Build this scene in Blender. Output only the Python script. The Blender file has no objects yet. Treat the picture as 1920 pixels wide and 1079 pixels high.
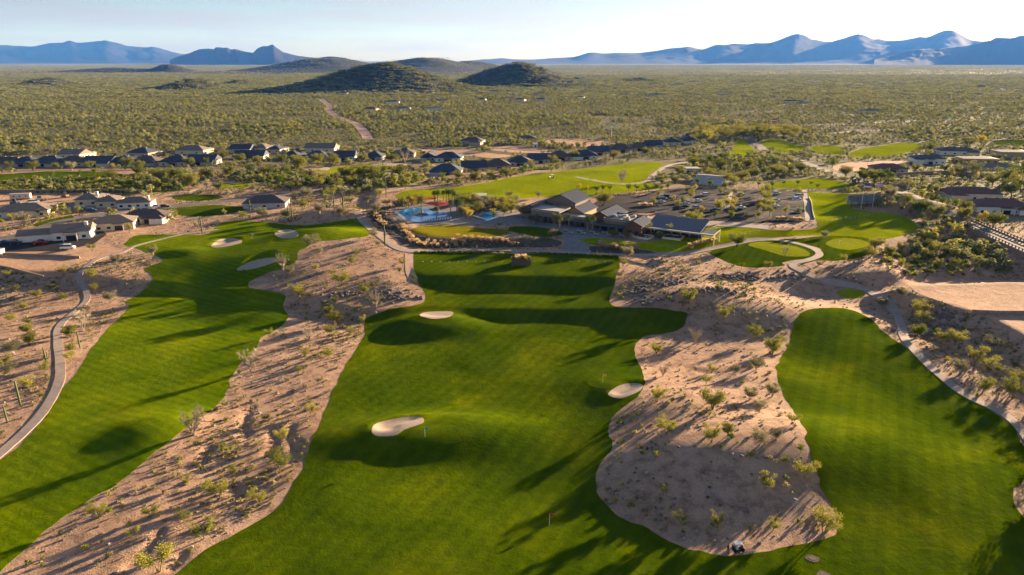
import bpy, math, random
import numpy as np
from mathutils import Vector, Matrix
from mathutils.geometry import delaunay_2d_cdt
R = math.radians
rng = random.Random(7)
nrg = np.random.default_rng(11)
scene = bpy.context.scene
col = scene.collection

# ------------------------------------------------------------------ camera
CAMZ, FPX, CX, CY = 80.0, 1280.0, 960.0, 539.5
PITCH = math.atan((CY - 114.0) / FPX)
cam_data = bpy.data.cameras.new('camera')
cam_data.lens, cam_data.sensor_width = 24.0, 36.0
cam_data.clip_start, cam_data.clip_end = 1.0, 200000.0
cam = bpy.data.objects.new('camera', cam_data)
cam.location = (0, 0, CAMZ)
cam.rotation_euler = (math.pi / 2 - PITCH, 0, 0)
col.objects.link(cam)
scene.camera = cam

# ------------------------------------------------------------------ world, sun, exposure
SUN_AZ, SUN_EL = R(49), R(9.5)          # azimuth measured from +Y towards +X
world = bpy.data.worlds.new('World')
scene.world = world
world.use_nodes = True
wn, wl = world.node_tree.nodes, world.node_tree.links
wn.clear()
w_out = wn.new('ShaderNodeOutputWorld')
w_bg = wn.new('ShaderNodeBackground')
w_sky = wn.new('ShaderNodeTexSky')
w_sky.sky_type = 'NISHITA'
w_sky.sun_disc = False
w_sky.sun_elevation = SUN_EL
w_sky.sun_rotation = SUN_AZ
w_sky.altitude = 700
w_sky.air_density = 1.0
w_sky.dust_density = 0.5
w_sky.ozone_density = 3.0
w_bg.inputs['Strength'].default_value = 0.046
# thin streaky clouds low over the horizon
w_tc = wn.new('ShaderNodeTexCoord')
w_sep = wn.new('ShaderNodeSeparateXYZ')
w_map = wn.new('ShaderNodeMapping')
w_map.inputs['Scale'].default_value = (2.2, 2.2, 26.0)
w_noise = wn.new('ShaderNodeTexNoise')
w_noise.inputs['Scale'].default_value = 2.0
w_noise.inputs['Detail'].default_value = 6.0
w_noise.inputs['Roughness'].default_value = 0.55
w_ramp = wn.new('ShaderNodeValToRGB')
w_ramp.color_ramp.elements[0].position, w_ramp.color_ramp.elements[1].position = 0.40, 0.60
w_band = wn.new('ShaderNodeMapRange')
w_band.inputs['From Min'].default_value, w_band.inputs['From Max'].default_value = 0.16, 0.04
w_mul = wn.new('ShaderNodeMath'); w_mul.operation = 'MULTIPLY'
w_mul2 = wn.new('ShaderNodeMath'); w_mul2.operation = 'MULTIPLY'; w_mul2.inputs[1].default_value = 0.9
w_gray = wn.new('ShaderNodeMix'); w_gray.data_type = 'RGBA'; w_gray.blend_type = 'MIX'
w_hsv = wn.new('ShaderNodeHueSaturation'); w_hsv.inputs['Saturation'].default_value = 0.15; w_hsv.inputs['Value'].default_value = 0.84
wl.new(w_tc.outputs['Generated'], w_map.inputs['Vector'])
wl.new(w_map.outputs[0], w_noise.inputs['Vector'])
wl.new(w_noise.outputs['Fac'], w_ramp.inputs[0])
wl.new(w_tc.outputs['Generated'], w_sep.inputs[0])
wl.new(w_sep.outputs['Z'], w_band.inputs['Value'])
wl.new(w_ramp.outputs['Color'], w_mul.inputs[0]); wl.new(w_band.outputs[0], w_mul.inputs[1])
wl.new(w_mul.outputs[0], w_mul2.inputs[0])
wl.new(w_mul2.outputs[0], w_gray.inputs['Factor'])
wl.new(w_sky.outputs[0], w_hsv.inputs['Color'])
wl.new(w_sky.outputs[0], w_gray.inputs[6]); wl.new(w_hsv.outputs[0], w_gray.inputs[7])
w_sat = wn.new('ShaderNodeHueSaturation'); w_sat.inputs['Saturation'].default_value = 0.78; w_sat.inputs['Value'].default_value = 0.93
wl.new(w_gray.outputs[2], w_sat.inputs['Color'])
w_tint = wn.new('ShaderNodeMix'); w_tint.data_type = 'RGBA'; w_tint.blend_type = 'MULTIPLY'; w_tint.inputs['Factor'].default_value = 1.0; w_tint.inputs[7].default_value = (1.0, 0.93, 0.97, 1)
wl.new(w_sat.outputs[0], w_tint.inputs[6])
wl.new(w_tint.outputs[2], w_bg.inputs['Color'])
wl.new(w_bg.outputs[0], w_out.inputs['Surface'])

sun_data = bpy.data.lights.new('sun', 'SUN')
sun_data.energy, sun_data.angle, sun_data.color = 5.0, R(0.5), (1.0, 0.77, 0.54)
sun = bpy.data.objects.new('sun', sun_data)
SUN_DIR = Vector((math.sin(SUN_AZ) * math.cos(SUN_EL), math.cos(SUN_AZ) * math.cos(SUN_EL), math.sin(SUN_EL)))
sun.rotation_euler = (-SUN_DIR).to_track_quat('-Z', 'Y').to_euler()
sun.location = (300, 300, 300)
col.objects.link(sun)

scene.render.engine = 'CYCLES'
scene.cycles.use_denoising = True
scene.cycles.max_bounces = 5
scene.cycles.diffuse_bounces = 2
scene.cycles.glossy_bounces = 2
scene.cycles.transmission_bounces = 3
scene.cycles.volume_bounces = 0
scene.cycles.transparent_max_bounces = 4
scene.render.resolution_x, scene.render.resolution_y = 1024, 575
vs = scene.view_settings
vs.view_transform, vs.look, vs.gamma, vs.use_curve_mapping = 'Standard', 'None', 1.0, False
vs.exposure = 2.2

# ------------------------------------------------------------------ places: photo pixel -> ground point
def rays(px, py):
    px, py = np.asarray(px, float), np.asarray(py, float)
    x, u = px - CX, CY - py
    return x, FPX * math.cos(PITCH) + u * math.sin(PITCH), -FPX * math.sin(PITCH) + u * math.cos(PITCH)
def flat(px, py, z=0.0):
    x, y, d = rays(px, py)
    s = (z - CAMZ) / d
    return x * s, y * s
def fbm(X, Y, wave, seed, octaves=3, gain=0.5):
    g = np.random.default_rng(seed)
    out = np.zeros_like(X); amp = 1.0
    for o in range(octaves):
        n = 64
        T = g.random((n, n)) * 2 - 1
        u, v = X / wave + 1000.3 * (o + 1), Y / wave + 517.7 * (o + 1)
        iu, iv = np.floor(u).astype(int), np.floor(v).astype(int)
        fu, fv = u - iu, v - iv
        fu, fv = fu * fu * (3 - 2 * fu), fv * fv * (3 - 2 * fv)
        a, b = T[iu % n, iv % n], T[(iu + 1) % n, iv % n]
        c, d = T[iu % n, (iv + 1) % n], T[(iu + 1) % n, (iv + 1) % n]
        out += amp * ((a * (1 - fu) + b * fu) * (1 - fv) + (c * (1 - fu) + d * fu) * fv)
        amp *= gain; wave *= 0.5
    return out
def sst(t):
    t = np.clip(t, 0, 1)
    return t * t * (3 - 2 * t)
def inside(P, X, Y):
    P = np.asarray(P, float)
    res = np.zeros(X.shape, bool)
    xj, yj = P[-1]
    for xi, yi in P:
        c = ((yi > Y) != (yj > Y))
        if yi != yj:
            res ^= c & (X < (xj - xi) * (Y - yi) / (yj - yi) + xi)
        xj, yj = xi, yi
    return res
def sdist(P, X, Y):
    P = np.asarray(P, float)
    best = np.full(X.shape, 1e18)
    for k in range(len(P)):
        ax, ay = P[k - 1]; bx, by = P[k]
        dx, dy = bx - ax, by - ay
        L = dx * dx + dy * dy + 1e-9
        t = np.clip(((X - ax) * dx + (Y - ay) * dy) / L, 0, 1)
        best = np.minimum(best, (X - ax - t * dx) ** 2 + (Y - ay - t * dy) ** 2)
    d = np.sqrt(best)
    return np.where(inside(P, X, Y), d, -d)
def coarse(P):
    "signed distance over the height grid, worked out every third metre"
    d = sdist(P, GXX[::3, ::3], GYY[::3, ::3])
    def up(a, n):
        t = np.arange(n) / 3.0; i = np.minimum(t.astype(int), a.shape[0] - 2); f = (t - i)[:, None]
        return a[i] * (1 - f) + a[i + 1] * f
    return up(up(d, GXX.shape[0]).T.copy(), GXX.shape[1]).T
def smooth(pts, closed=True, n=6):
    P = np.asarray(pts, float); N = len(P); out = []
    for k in range(N if closed else N - 1):
        p0 = P[(k - 1) % N] if closed or k > 0 else P[0]
        p1, p2 = P[k], P[(k + 1) % N]
        p3 = P[(k + 2) % N] if closed or k + 2 < N else P[-1]
        for j in range(n):
            t = j / n
            out.append(0.5 * ((2 * p1) + (-p0 + p2) * t + (2 * p0 - 5 * p1 + 4 * p2 - p3) * t * t + (-p0 + 3 * p1 - 3 * p2 + p3) * t ** 3))
    if not closed: out.append(P[-1])
    return np.array(out)
def pxpoly(pts, z=0.0):
    P = np.asarray(pts, float)
    return np.stack(flat(P[:, 0], P[:, 1], z), 1)

# outlines traced on the photograph (pixels of the 1920 wide picture)
OUT = {}
OUT['range'] = [(775,476),(776,512),(787,533),(799,556),(792,568),(760,576),(725,582),(691,596),(684,609),(680,635),(640,700),(620,747),(600,793),(587,823),(567,880),(537,930),(500,967),(400,1023),(333,1073),(240,1130),(100,1230),
  (700,1290),(1500,1290),(2100,1240),(2060,1120),(2000,1035),(1925,975),(1900,945),(1900,920),(1920,900),(1934,872),(1920,843),(1906,816),(1892,793),(1842,760),(1799,738),(1755,707),(1727,679),(1696,651),(1666,632),(1638,604),(1607,585),(1577,578),(1543,578),(1516,582),(1496,593),(1485,612),(1479,646),(1464,672),(1455,695),(1463,725),(1483,766),(1507,799),(1520,852),(1544,921),(1564,957),(1573,990),
  (1548,1010),(1446,1033),(1381,1043),(1308,1035),(1263,1018),(1214,990),(1161,970),(1125,933),(1117,905),(1125,872),(1147,839),(1141,811),(1145,790),(1170,762),(1202,738),(1208,717),(1202,693),(1192,662),(1191,647),(1209,631),(1253,625),(1280,613),(1288,593),(1282,585),(1231,579),(1164,577),(1145,568),(1144,556),(1153,529),(1157,513),(1162,484),(1120,478),(960,476)]
OUT['left'] = [(234,460),(246,447),(262,441),(312,440),(375,441),(395,435),(412,420),(443,414),(500,417),(540,422),(574,423),(625,417),(665,410),(674,413),(690,430),(692,442),(665,446),(635,450),(600,453),(580,461),(560,473),(557,488),(535,501),(500,513),(478,524),(465,532),(472,540),(505,545),(534,553),(531,573),(539,591),(535,602),(522,617),(493,632),(478,655),(450,684),(437,702),(427,730),(417,748),(383,780),(333,817),(293,848),(233,897),(150,950),(67,1010),(0,1073),(-110,1170),(-420,1200),(-420,1000),(-180,960),(0,864),(60,812),(103,758),(125,722),(147,694),(167,660),(200,620),(242,578),(236,567),(263,550),(284,527),(286,517),(270,504),(284,498),(300,493),(303,486),(290,478),(260,468)]
OUT['far_fairway'] = [(742,367),(765,357),(810,355),(865,350),(910,343),(975,330),(1050,322),(1112,315),(1175,307),(1235,305),(1240,312),(1220,325),(1212,335),(1222,345),(1250,351),(1175,361),(1115,367),(1055,368),(1000,371),(950,373),(900,371),(850,372),(760,373)]
OUT['oval_a'] = [(324,370),(350,366),(387,365),(417,369),(405,375),(362,377),(332,375)]
OUT['oval_b'] = [(282,396),(325,390),(390,385),(425,386),(460,390),(450,397),(400,405),(370,407),(325,402)]
OUT['west_fairway'] = [(-200,332),(0,327),(100,322),(215,325),(215,330),(160,335),(75,336),(0,340),(-200,346)]
OUT['row_green'] = [(585,321),(627,315),(665,310),(702,307),(772,311),(752,317),(690,322),(627,325)]
OUT['small_green'] = [(405,351),(425,346),(465,344),(465,350),(425,354)]
OUT['north_a'] = [(1592,294),(1610,281),(1649,274),(1700,268),(1729,273),(1704,286),(1655,294)]
OUT['north_b'] = [(1523,277),(1545,273),(1581,277),(1578,290),(1526,287)]
OUT['north_c'] = [(1429,265),(1455,261),(1494,272),(1519,278),(1496,287),(1461,286),(1434,277)]
OUT['north_d'] = [(1381,265),(1397,263),(1411,279),(1424,288),(1397,297),(1342,294),(1371,287)]
OUT['north_e'] = [(1855,269),(1881,263),(2000,265),(2000,275),(1881,273)]
OUT['tee_oval'] = [(1568,550),(1580,544),(1599,543),(1620,548),(1618,557),(1599,560),(1580,557)]
OUT['event_lawn'] = [(770,432),(780,427),(797,424),(857,423),(897,428),(958,432),(945,440),(922,444),(822,445),(793,441),(780,438)]
OUT['club_lawn'] = [(1085,450),(1110,446),(1200,455),(1262,446),(1296,428),(1320,420),(1420,427),(1440,432),(1530,428),(1522,400),(1514,366),(1516,361),(1590,364),(1650,368),(1620,384),(1600,392),(1690,405),(1722,428),(1700,440),(1640,450),(1540,442),(1450,446),(1405,450),(1330,466),(1285,474),(1230,472),(1180,462),(1120,461)]
OUT['north_lawn'] = [(1440,345),(1520,335),(1560,337),(1600,350),(1590,354),(1520,354),(1450,353)]
OUT['apron_a'] = [(1330,474),(1354,464),(1402,453),(1443,451),(1498,460),(1527,473),(1518,484),(1485,488),(1467,493),(1469,499),(1409,502),(1376,496),(1345,483)]
OUT['apron_b'] = [(1470,450),(1496,448),(1543,443),(1600,444),(1638,451),(1638,465),(1616,482),(1571,489),(1530,489),(1496,500),(1512,491),(1539,482),(1541,472),(1530,463)]
OUT['green_a'] = [(1404,461),(1411,456),(1436,454),(1465,459),(1494,464),(1516,473),(1516,480),(1498,482),(1467,480),(1431,469)]
OUT['green_b'] = [(1548,458),(1560,450),(1585,447),(1616,451),(1631,458),(1618,465),(1593,469),(1566,466)]
OUT['left_green'] = [(440,446),(460,437),(490,434),(512,437),(512,446),(500,455),(470,459),(450,455)]
OUT['target_a'] = [(757,612),(775,602),(810,600),(840,606),(838,614),(815,620),(780,620)]
OUT['target_b'] = [(760,822),(800,800),(850,798),(885,810),(870,828),(820,836),(775,833)]
OUT['target_c'] = [(1100,717),(1125,705),(1170,702),(1200,708),(1185,718),(1150,728),(1115,728)]
BUNK = {
 'a': [(396,461),(410,451),(430,447),(450,450),(453,455),(437,460),(420,464),(402,465)],
 'b': [(515,440),(527,432),(545,431),(557,436),(559,442),(547,447),(527,447)],
 'c': [(444,505),(460,496),(480,488),(513,484),(517,491),(496,499),(473,505),(453,508)],
 'd': [(787,592),(800,586),(845,585),(847,592),(833,597),(813,599),(797,596)],
 'e': [(697,808),(703,797),(730,788),(773,782),(792,785),(794,792),(783,798),(757,807),(740,817),(713,819),(700,815)],
 'f': [(1140,740),(1163,723),(1187,719),(1205,723),(1200,733),(1180,743),(1160,748)],
 'g': [(598,318),(610,314),(618,316),(612,320)],
 'h': [(695,309),(720,307),(760,308),(756,311),(706,312)],
}

# ------------------------------------------------------------------ terrain heights
GX0, GX1, GY0, GY1 = -540, 540, 0, 1020
gx, gy = np.arange(GX0, GX1 + 1.0), np.arange(GY0, GY1 + 1.0)
GXX, GYY = np.meshgrid(gx, gy)
HG = 0.62 * fbm(GXX, GYY, 42, 1, 2) + 0.10 * fbm(GXX, GYY, 9, 2, 2)
back = 1 - sst((GYY - 430) / 200)
# (px, py, z of centre, radius along x, radius along y, turn, height, flatness)
for px, py, zz, rx, ry, rot, h, p in [
    (815, 610, 1, 15, 8.5, 0.0, 3.0, 1.5),      # target green by the upper bunker
    (805, 813, 1, 22, 9.5, 0.08, 3.3, 1.4),       # target green by the lower bunker
    (1165, 718, 1, 15, 9, 0.2, 1.3, 1.3),      # target green by the island
    (1400, 832, 4, 26, 15, 0.15, 5.6, 1.2),    # island dune
    (1290, 760, 2, 17, 9, 0.2, 3.0, 1.2),
    (1440, 720, 1, 15, 14, 0, 2.0, 1.1),
    (1395, 575, 3, 34, 15, -0.1, 5.0, 1.2),    # hill behind the island neck
    (640, 472, 4, 40, 26, 0.1, 4.0, 1.2),      # desert hill by the left green
    (600, 455, 4, 16, 14, 0, 2.4, 1.2),
    (292, 804, 1, 11, 8.5, 0.5, 2.1, 1.12),        # hump on the left fairway
    (345, 494, 1, 9, 5, 0.0, 1.3, 1.4),
    (480, 585, 1, 15, 8, 0.0, 1.2, 1.2),
    (420, 560, 1, 26, 7, 0.0, 0.9, 1.2),
    (1580, 820, 1, 22, 14, 0.6, 1.3, 1.2),
    (1780, 900, 1, 18, 12, 0.8, 1.5, 1.2),
    (1600, 650, 1, 24, 14, 0.4, 0.9, 1.2),
    (950, 900, 0, 26, 14, 0.2, -0.9, 1.2),
    (600, 880, 0, 12, 14, 0.6, 0.9, 1.1),
    (634, 413, 5, 21, 11, 0.05, 4.6, 1.5),
    (1490, 396, 5, 60, 14, 0, 1.5, 1.2),
    (1690, 392, 5, 30, 16, -0.5, 5.0, 1.3),    # bank below the flags
    (1000, 334, 2, 80, 16, 0.3, 2.0, 1.1),
]:
    cx, cy = flat(px, py, zz)
    dx, dy = GXX - cx, GYY - cy
    u, v = dx * math.cos(rot) + dy * math.sin(rot), -dx * math.sin(rot) + dy * math.cos(rot)
    HG += h * np.exp(-((u / rx) ** 2 + (v / ry) ** 2) ** p)
# terraces: (outline at mid slope, its height, rise, width of the slope)
MIDTIER = pxpoly([(690,594),(800,588),(905,590),(1150,592),(1285,588),(1500,548),(2700,420),(2700,250),(-900,250),(-300,520),(300,540),(560,570)], 1.1)
TEE = pxpoly([(772,532),(1158,532),(1210,516),(2700,420),(2700,250),(-900,250),(-300,440),(640,470),(740,505)], 3.8)
DESERT = pxpoly([(-900,560),(0,545),(200,522),(270,508),(440,514),(500,530),(560,545),(640,548),(740,545),(900,500),(1150,530),(1290,548),(1500,535),(1640,530),(2700,470),(2700,250),(-900,250)], 3.8)
HG += back * 2.2 * sst(coarse(MIDTIER) / 8 + 0.5)
HG += back * 3.4 * np.maximum(sst(coarse(TEE) / 10.5 + 0.5), sst(coarse(DESERT) / 34 + 0.5))
CLUB = pxpoly([(690,398),(735,425),(768,447),(800,456),(960,456),(1040,458),(1100,464),(1250,468),(1330,456),(1500,432),(1700,398),(1800,340),(700,340)], 6.8)
HG += 2.4 * sst(coarse(CLUB) / 9 + 0.5) * back
PAD = pxpoly([(1648,534),(1700,524),(1860,520),(2050,525),(2300,700),(2050,690),(1920,636),(1850,598),(1795,580)], 6)
HG += 5.5 * sst(coarse(PAD) / 11 + 0.5)
WASH = pxpoly([(1660,462),(1760,440),(1830,435),(1990,500),(1960,520),(1850,512),(1720,516),(1660,500)], 5)
HG -= 3.6 * sst(coarse(WASH) / 16 + 0.3)
for k, (key, dep) in enumerate([('a', .8), ('b', .8), ('c', .9), ('d', .7), ('e', .8), ('f', .6)]):
    P = pxpoly(smooth(BUNK[key]), [5, 5, 5, 2.6, 2.2, 1.2][k])
    i0, j0 = (P.min(0) - 8 - (GX0, GY0)).astype(int); i1, j1 = (P.max(0) + 8 - (GX0, GY0)).astype(int)
    win = (slice(j0, j1), slice(i0, i1))
    sd = sdist(P, GXX[win], GYY[win])
    HG[win] += 0.22 * np.exp(-((sd + 0.6) / 1.8) ** 2) - dep * sst(sd / 2.5)
# rain-cut gullies in the sand
for ln in ([(548,792),(540,815),(553,838),(549,868)], [(507,803),(516,828),(503,846),(520,858)], [(300,992),(270,1032),(240,1056)], [(392,836),(372,866)], [(1322,888),(1334,915),(1330,940)], [(1380,905),(1392,930)], [(340,1040),(322,1062)], [(1290,690),(1340,702),(1380,695)], [(430,905),(455,925)], [(470,760),(455,790),(462,815)]):
    P = np.stack(flat(*np.array(smooth(ln, False, 8)).T, 0.8), 1)
    i0, j0 = (P.min(0) - 4 - (GX0, GY0)).astype(int); i1, j1 = (P.max(0) + 5 - (GX0, GY0)).astype(int)
    win = (slice(j0, j1), slice(i0, i1)); d2 = np.full(GXX[win].shape, 1e9)
    for a, b_ in zip(P, P[1:]):
        for t_ in (0, .33, .66): q = a + (b_ - a) * t_; d2 = np.minimum(d2, (GXX[win] - q[0]) ** 2 + (GYY[win] - q[1]) ** 2)
    HG[win] -= 0.6 * np.exp(-d2 / 0.7)
edge = np.minimum(np.minimum(GXX - GX0, GX1 - GXX), GY1 - GYY)
HG *= sst(edge / 120)

def H(x, y):
    x, y = np.asarray(x, float), np.asarray(y, float)
    u, v = np.clip(x - GX0, 0, GX1 - GX0 - 1.001), np.clip(y - GY0, 0, GY1 - GY0 - 1.001)
    i, j = u.astype(int), v.astype(int)
    fu, fv = u - i, v - j
    z = (HG[j, i] * (1 - fu) + HG[j, i + 1] * fu) * (1 - fv) + (HG[j + 1, i] * (1 - fu) + HG[j + 1, i + 1] * fu) * fv
    return np.where((x < GX0) | (x > GX1) | (y > GY1), 0.0, z)
def at_many(px, py):
    # first meeting of the sight line with the ground
    x, y, d = rays(px, py)
    zs = np.linspace(16, -6, 89)
    s = (zs[None, :] - CAMZ) / d[:, None]
    below = zs[None, :] <= H(x[:, None] * s, y[:, None] * s)
    k = np.argmax(below, axis=1)
    k0 = np.maximum(k - 1, 0)
    hi, lo = zs[k0], zs[k]
    for _ in range(10):
        m = (hi + lo) / 2
        sm = (m - CAMZ) / d
        b = m <= H(x * sm, y * sm)
        lo = np.where(b, m, lo); hi = np.where(b, hi, m)
    s = (hi - CAMZ) / d
    return np.stack([x * s, y * s], 1)
def at(px, py):
    p = at_many(np.array([px], float), np.array([py], float))[0]
    return Vector((p[0], p[1], float(H(p[0], p[1]))))
def atp(pts):
    P = np.asarray(pts, float)
    return at_many(P[:, 0], P[:, 1])
def mpp(p):
    "metres per photo pixel at a place"
    return (p[1] * math.cos(PITCH) + (CAMZ - p[2]) * math.sin(PITCH)) / FPX

# ------------------------------------------------------------------ scene helpers
MATS = {}
def newmat(name):
    m = bpy.data.materials.new(name); m.use_nodes = True
    MATS[name] = m
    return m, m.node_tree.nodes, m.node_tree.links, m.node_tree.nodes['Principled BSDF']
def noise_node(n, l, scale, detail=4, rough=0.55, vec=None, dist=0.0):
    t = n.new('ShaderNodeTexNoise')
    t.inputs['Scale'].default_value, t.inputs['Detail'].default_value, t.inputs['Roughness'].default_value = scale, detail, rough
    t.inputs['Distortion'].default_value = dist
    if vec is not None: l.new(vec, t.inputs['Vector'])
    return t
def ramp_node(n, l, fac, stops):
    r = n.new('ShaderNodeValToRGB')
    while len(r.color_ramp.elements) < len(stops): r.color_ramp.elements.new(0.5)
    for e, (p, c) in zip(r.color_ramp.elements, stops): e.position = p; e.color = (*c, 1)
    l.new(fac, r.inputs[0])
    return r
def mixc(n, l, fac, a, b, mode='MIX'):
    m = n.new('ShaderNodeMix'); m.data_type = 'RGBA'; m.blend_type = mode
    for s, v in ((m.inputs['Factor'], fac), (m.inputs[6], a), (m.inputs[7], b)):
        if isinstance(v, (int, float)): s.default_value = v
        elif isinstance(v, tuple): s.default_value = (*v, 1)
        else: l.new(v, s)
    return m.outputs[2]
def bump_node(n, l, height, strength, dist, bsdf):
    b = n.new('ShaderNodeBump')
    b.inputs['Strength'].default_value, b.inputs['Distance'].default_value = strength, dist
    l.new(height, b.inputs['Height']); l.new(b.outputs[0], bsdf.inputs['Normal'])
    return b
def simple(name, c, rough=0.7, var=0.12, scale=1.5, bump=0.0, metallic=0.0, spec=0.3):
    m, n, l, b = newmat(name)
    g = n.new('ShaderNodeNewGeometry')
    t = noise_node(n, l, scale, 5, 0.6, g.outputs['Position'])
    d = tuple(max(0, v * (1 - var * 1.6)) for v in c); u = tuple(min(1, v * (1 + var)) for v in c)
    r = ramp_node(n, l, t.outputs['Fac'], [(0.3, d), (0.7, u)])
    l.new(r.outputs[0], b.inputs['Base Color'])
    b.inputs['Roughness'].default_value, b.inputs['Metallic'].default_value = rough, metallic
    b.inputs['Specular IOR Level'].default_value = spec
    if bump: bump_node(n, l, t.outputs['Fac'], 0.6, bump, b)
    return m
def desert_mat(name, dark, mid, light, tuft=0.0):
    m, n, l, b = newmat(name)
    g = n.new('ShaderNodeNewGeometry'); pos = g.outputs['Position']
    big = noise_node(n, l, 0.035, 5, 0.6, pos)
    med = noise_node(n, l, 0.35, 6, 0.65, pos)
    fine = noise_node(n, l, 3.5, 4, 0.7, pos)
    base = ramp_node(n, l, big.outputs['Fac'], [(0.32, mid), (0.68, light)])
    c = mixc(n, l, ramp_node(n, l, med.outputs['Fac'], [(0.45, (0, 0, 0)), (0.70, (0.8, 0.8, 0.8))]).outputs[0], base.outputs[0], dark)
    speck = ramp_node(n, l, fine.outputs['Fac'], [(0.30, (0.55, 0.55, 0.55)), (0.55, (1, 1, 1)), (0.8, (1.15, 1.12, 1.1))])
    c = mixc(n, l, 0.8, c, speck.outputs[0], 'MULTIPLY')
    if tuft:     # brushy soil under the scrub of the plain
        sp = n.new('ShaderNodeSeparateXYZ'); l.new(pos, sp.inputs[0])
        mr = n.new('ShaderNodeMapRange'); mr.inputs['From Min'].default_value, mr.inputs['From Max'].default_value = 430, 580
        ad0 = n.new('ShaderNodeMath'); ad0.operation = 'MULTIPLY_ADD'; ad0.inputs[1].default_value = 260
        nz = noise_node(n, l, 0.012, 3, 0.6, pos); l.new(nz.outputs['Fac'], ad0.inputs[0]); 
        sb0 = n.new('ShaderNodeMath'); sb0.operation = 'SUBTRACT'; sb0.inputs[1].default_value = 130; mx0 = n.new('ShaderNodeMath'); mx0.operation = 'MAXIMUM'; mx0.inputs[1].default_value = 0; l.new(sp.outputs['X'], mx0.inputs[0])
        mx1 = n.new('ShaderNodeMath'); mx1.operation = 'MULTIPLY_ADD'; mx1.inputs[1].default_value = 0.75; l.new(mx0.outputs[0], mx1.inputs[0]); l.new(sp.outputs['Y'], mx1.inputs[2]); l.new(mx1.outputs[0], sb0.inputs[0]); l.new(sb0.outputs[0], ad0.inputs[2])
        l.new(ad0.outputs[0], mr.inputs['Value'])
        brush = ramp_node(n, l, med.outputs['Fac'], [(0.35, (0.07, 0.075, 0.03)), (0.55, (0.15, 0.13, 0.058)), (0.8, (0.25, 0.19, 0.10))])
        c = mixc(n, l, mr.outputs[0], c, brush.outputs[0])
    # eroded rills
    rw = noise_node(n, l, 0.12, 3, 0.5, pos, 1.5)
    rill = ramp_node(n, l, rw.outputs['Fac'], [(0.475, (1, 1, 1)), (0.497, (0.0, 0.0, 0.0)), (0.503, (0.0, 0.0, 0.0)), (0.525, (1, 1, 1))])
    l.new(c, b.inputs['Base Color'])
    b.inputs['Roughness'].default_value = 0.95; b.inputs['Specular IOR Level'].default_value = 0.1
    ad = n.new('ShaderNodeMath'); ad.operation = 'MULTIPLY_ADD'; ad.inputs[1].default_value = 0.5
    l.new(fine.outputs['Fac'], ad.inputs[0]); l.new(med.outputs['Fac'], ad.inputs[2])
    ad2 = n.new('ShaderNodeMath'); ad2.operation = 'MULTIPLY_ADD'; ad2.inputs[1].default_value = 0.05
    l.new(rill.outputs[0], ad2.inputs[0]); l.new(ad.outputs[0], ad2.inputs[2])
    bump_node(n, l, ad2.outputs[0], 0.8, 0.55, b)
    return m
def grass_mat(name, a, b_, c_, stripe=None):
    m, n, l, b = newmat(name)
    g = n.new('ShaderNodeNewGeometry'); pos = g.outputs['Position']
    big = noise_node(n, l, 0.045, 5, 0.62, pos, 0.6)
    med = noise_node(n, l, 0.5, 5, 0.65, pos)
    fine = noise_node(n, l, 5.0, 3, 0.7, pos)
    base = ramp_node(n, l, big.outputs['Fac'], [(0.30, a), (0.52, b_), (0.74, c_)])
    k = ramp_node(n, l, med.outputs['Fac'], [(0.28, (0.72, 0.74, 0.7)), (0.7, (1.16, 1.14, 1.1))])
    col_ = mixc(n, l, 0.85, base.outputs[0], k.outputs[0], 'MULTIPLY')
    f = ramp_node(n, l, fine.outputs['Fac'], [(0.25, (0.62, 0.65, 0.6)), (0.75, (1.3, 1.28, 1.2))])
    col_ = mixc(n, l, 0.6, col_, f.outputs[0], 'MULTIPLY')
    if stripe:
        ang, wl_, k_ = stripe
        mp = n.new('ShaderNodeMapping'); mp.inputs['Rotation'].default_value = (0, 0, ang)
        l.new(pos, mp.inputs['Vector'])
        wv = n.new('ShaderNodeTexWave'); wv.inputs['Scale'].default_value = 0.314 / wl_ ; wv.inputs['Distortion'].default_value = 0.4
        wv.inputs['Detail'].default_value = 1.0; wv.inputs['Detail Scale'].default_value = 0.3
        l.new(mp.outputs[0], wv.inputs['Vector'])
        s = ramp_node(n, l, wv.outputs['Fac'], [(0.35, (0.78, 0.81, 0.8)), (0.65, (1.16, 1.13, 1.1))])
        col_ = mixc(n, l, k_, col_, s.outputs[0], 'MULTIPLY')
    l.new(col_, b.inputs['Base Color'])
    b.inputs['Roughness'].default_value = 0.8; b.inputs['Specular IOR Level'].default_value = 0.0
    ad = n.new('ShaderNodeMath'); ad.operation = 'MULTIPLY_ADD'; ad.inputs[1].default_value = 0.35
    l.new(fine.outputs['Fac'], ad.inputs[0]); l.new(med.outputs['Fac'], ad.inputs[2])
    bump_node(n, l, ad.outputs[0], 0.7, 0.35, b)
    return m
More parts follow.
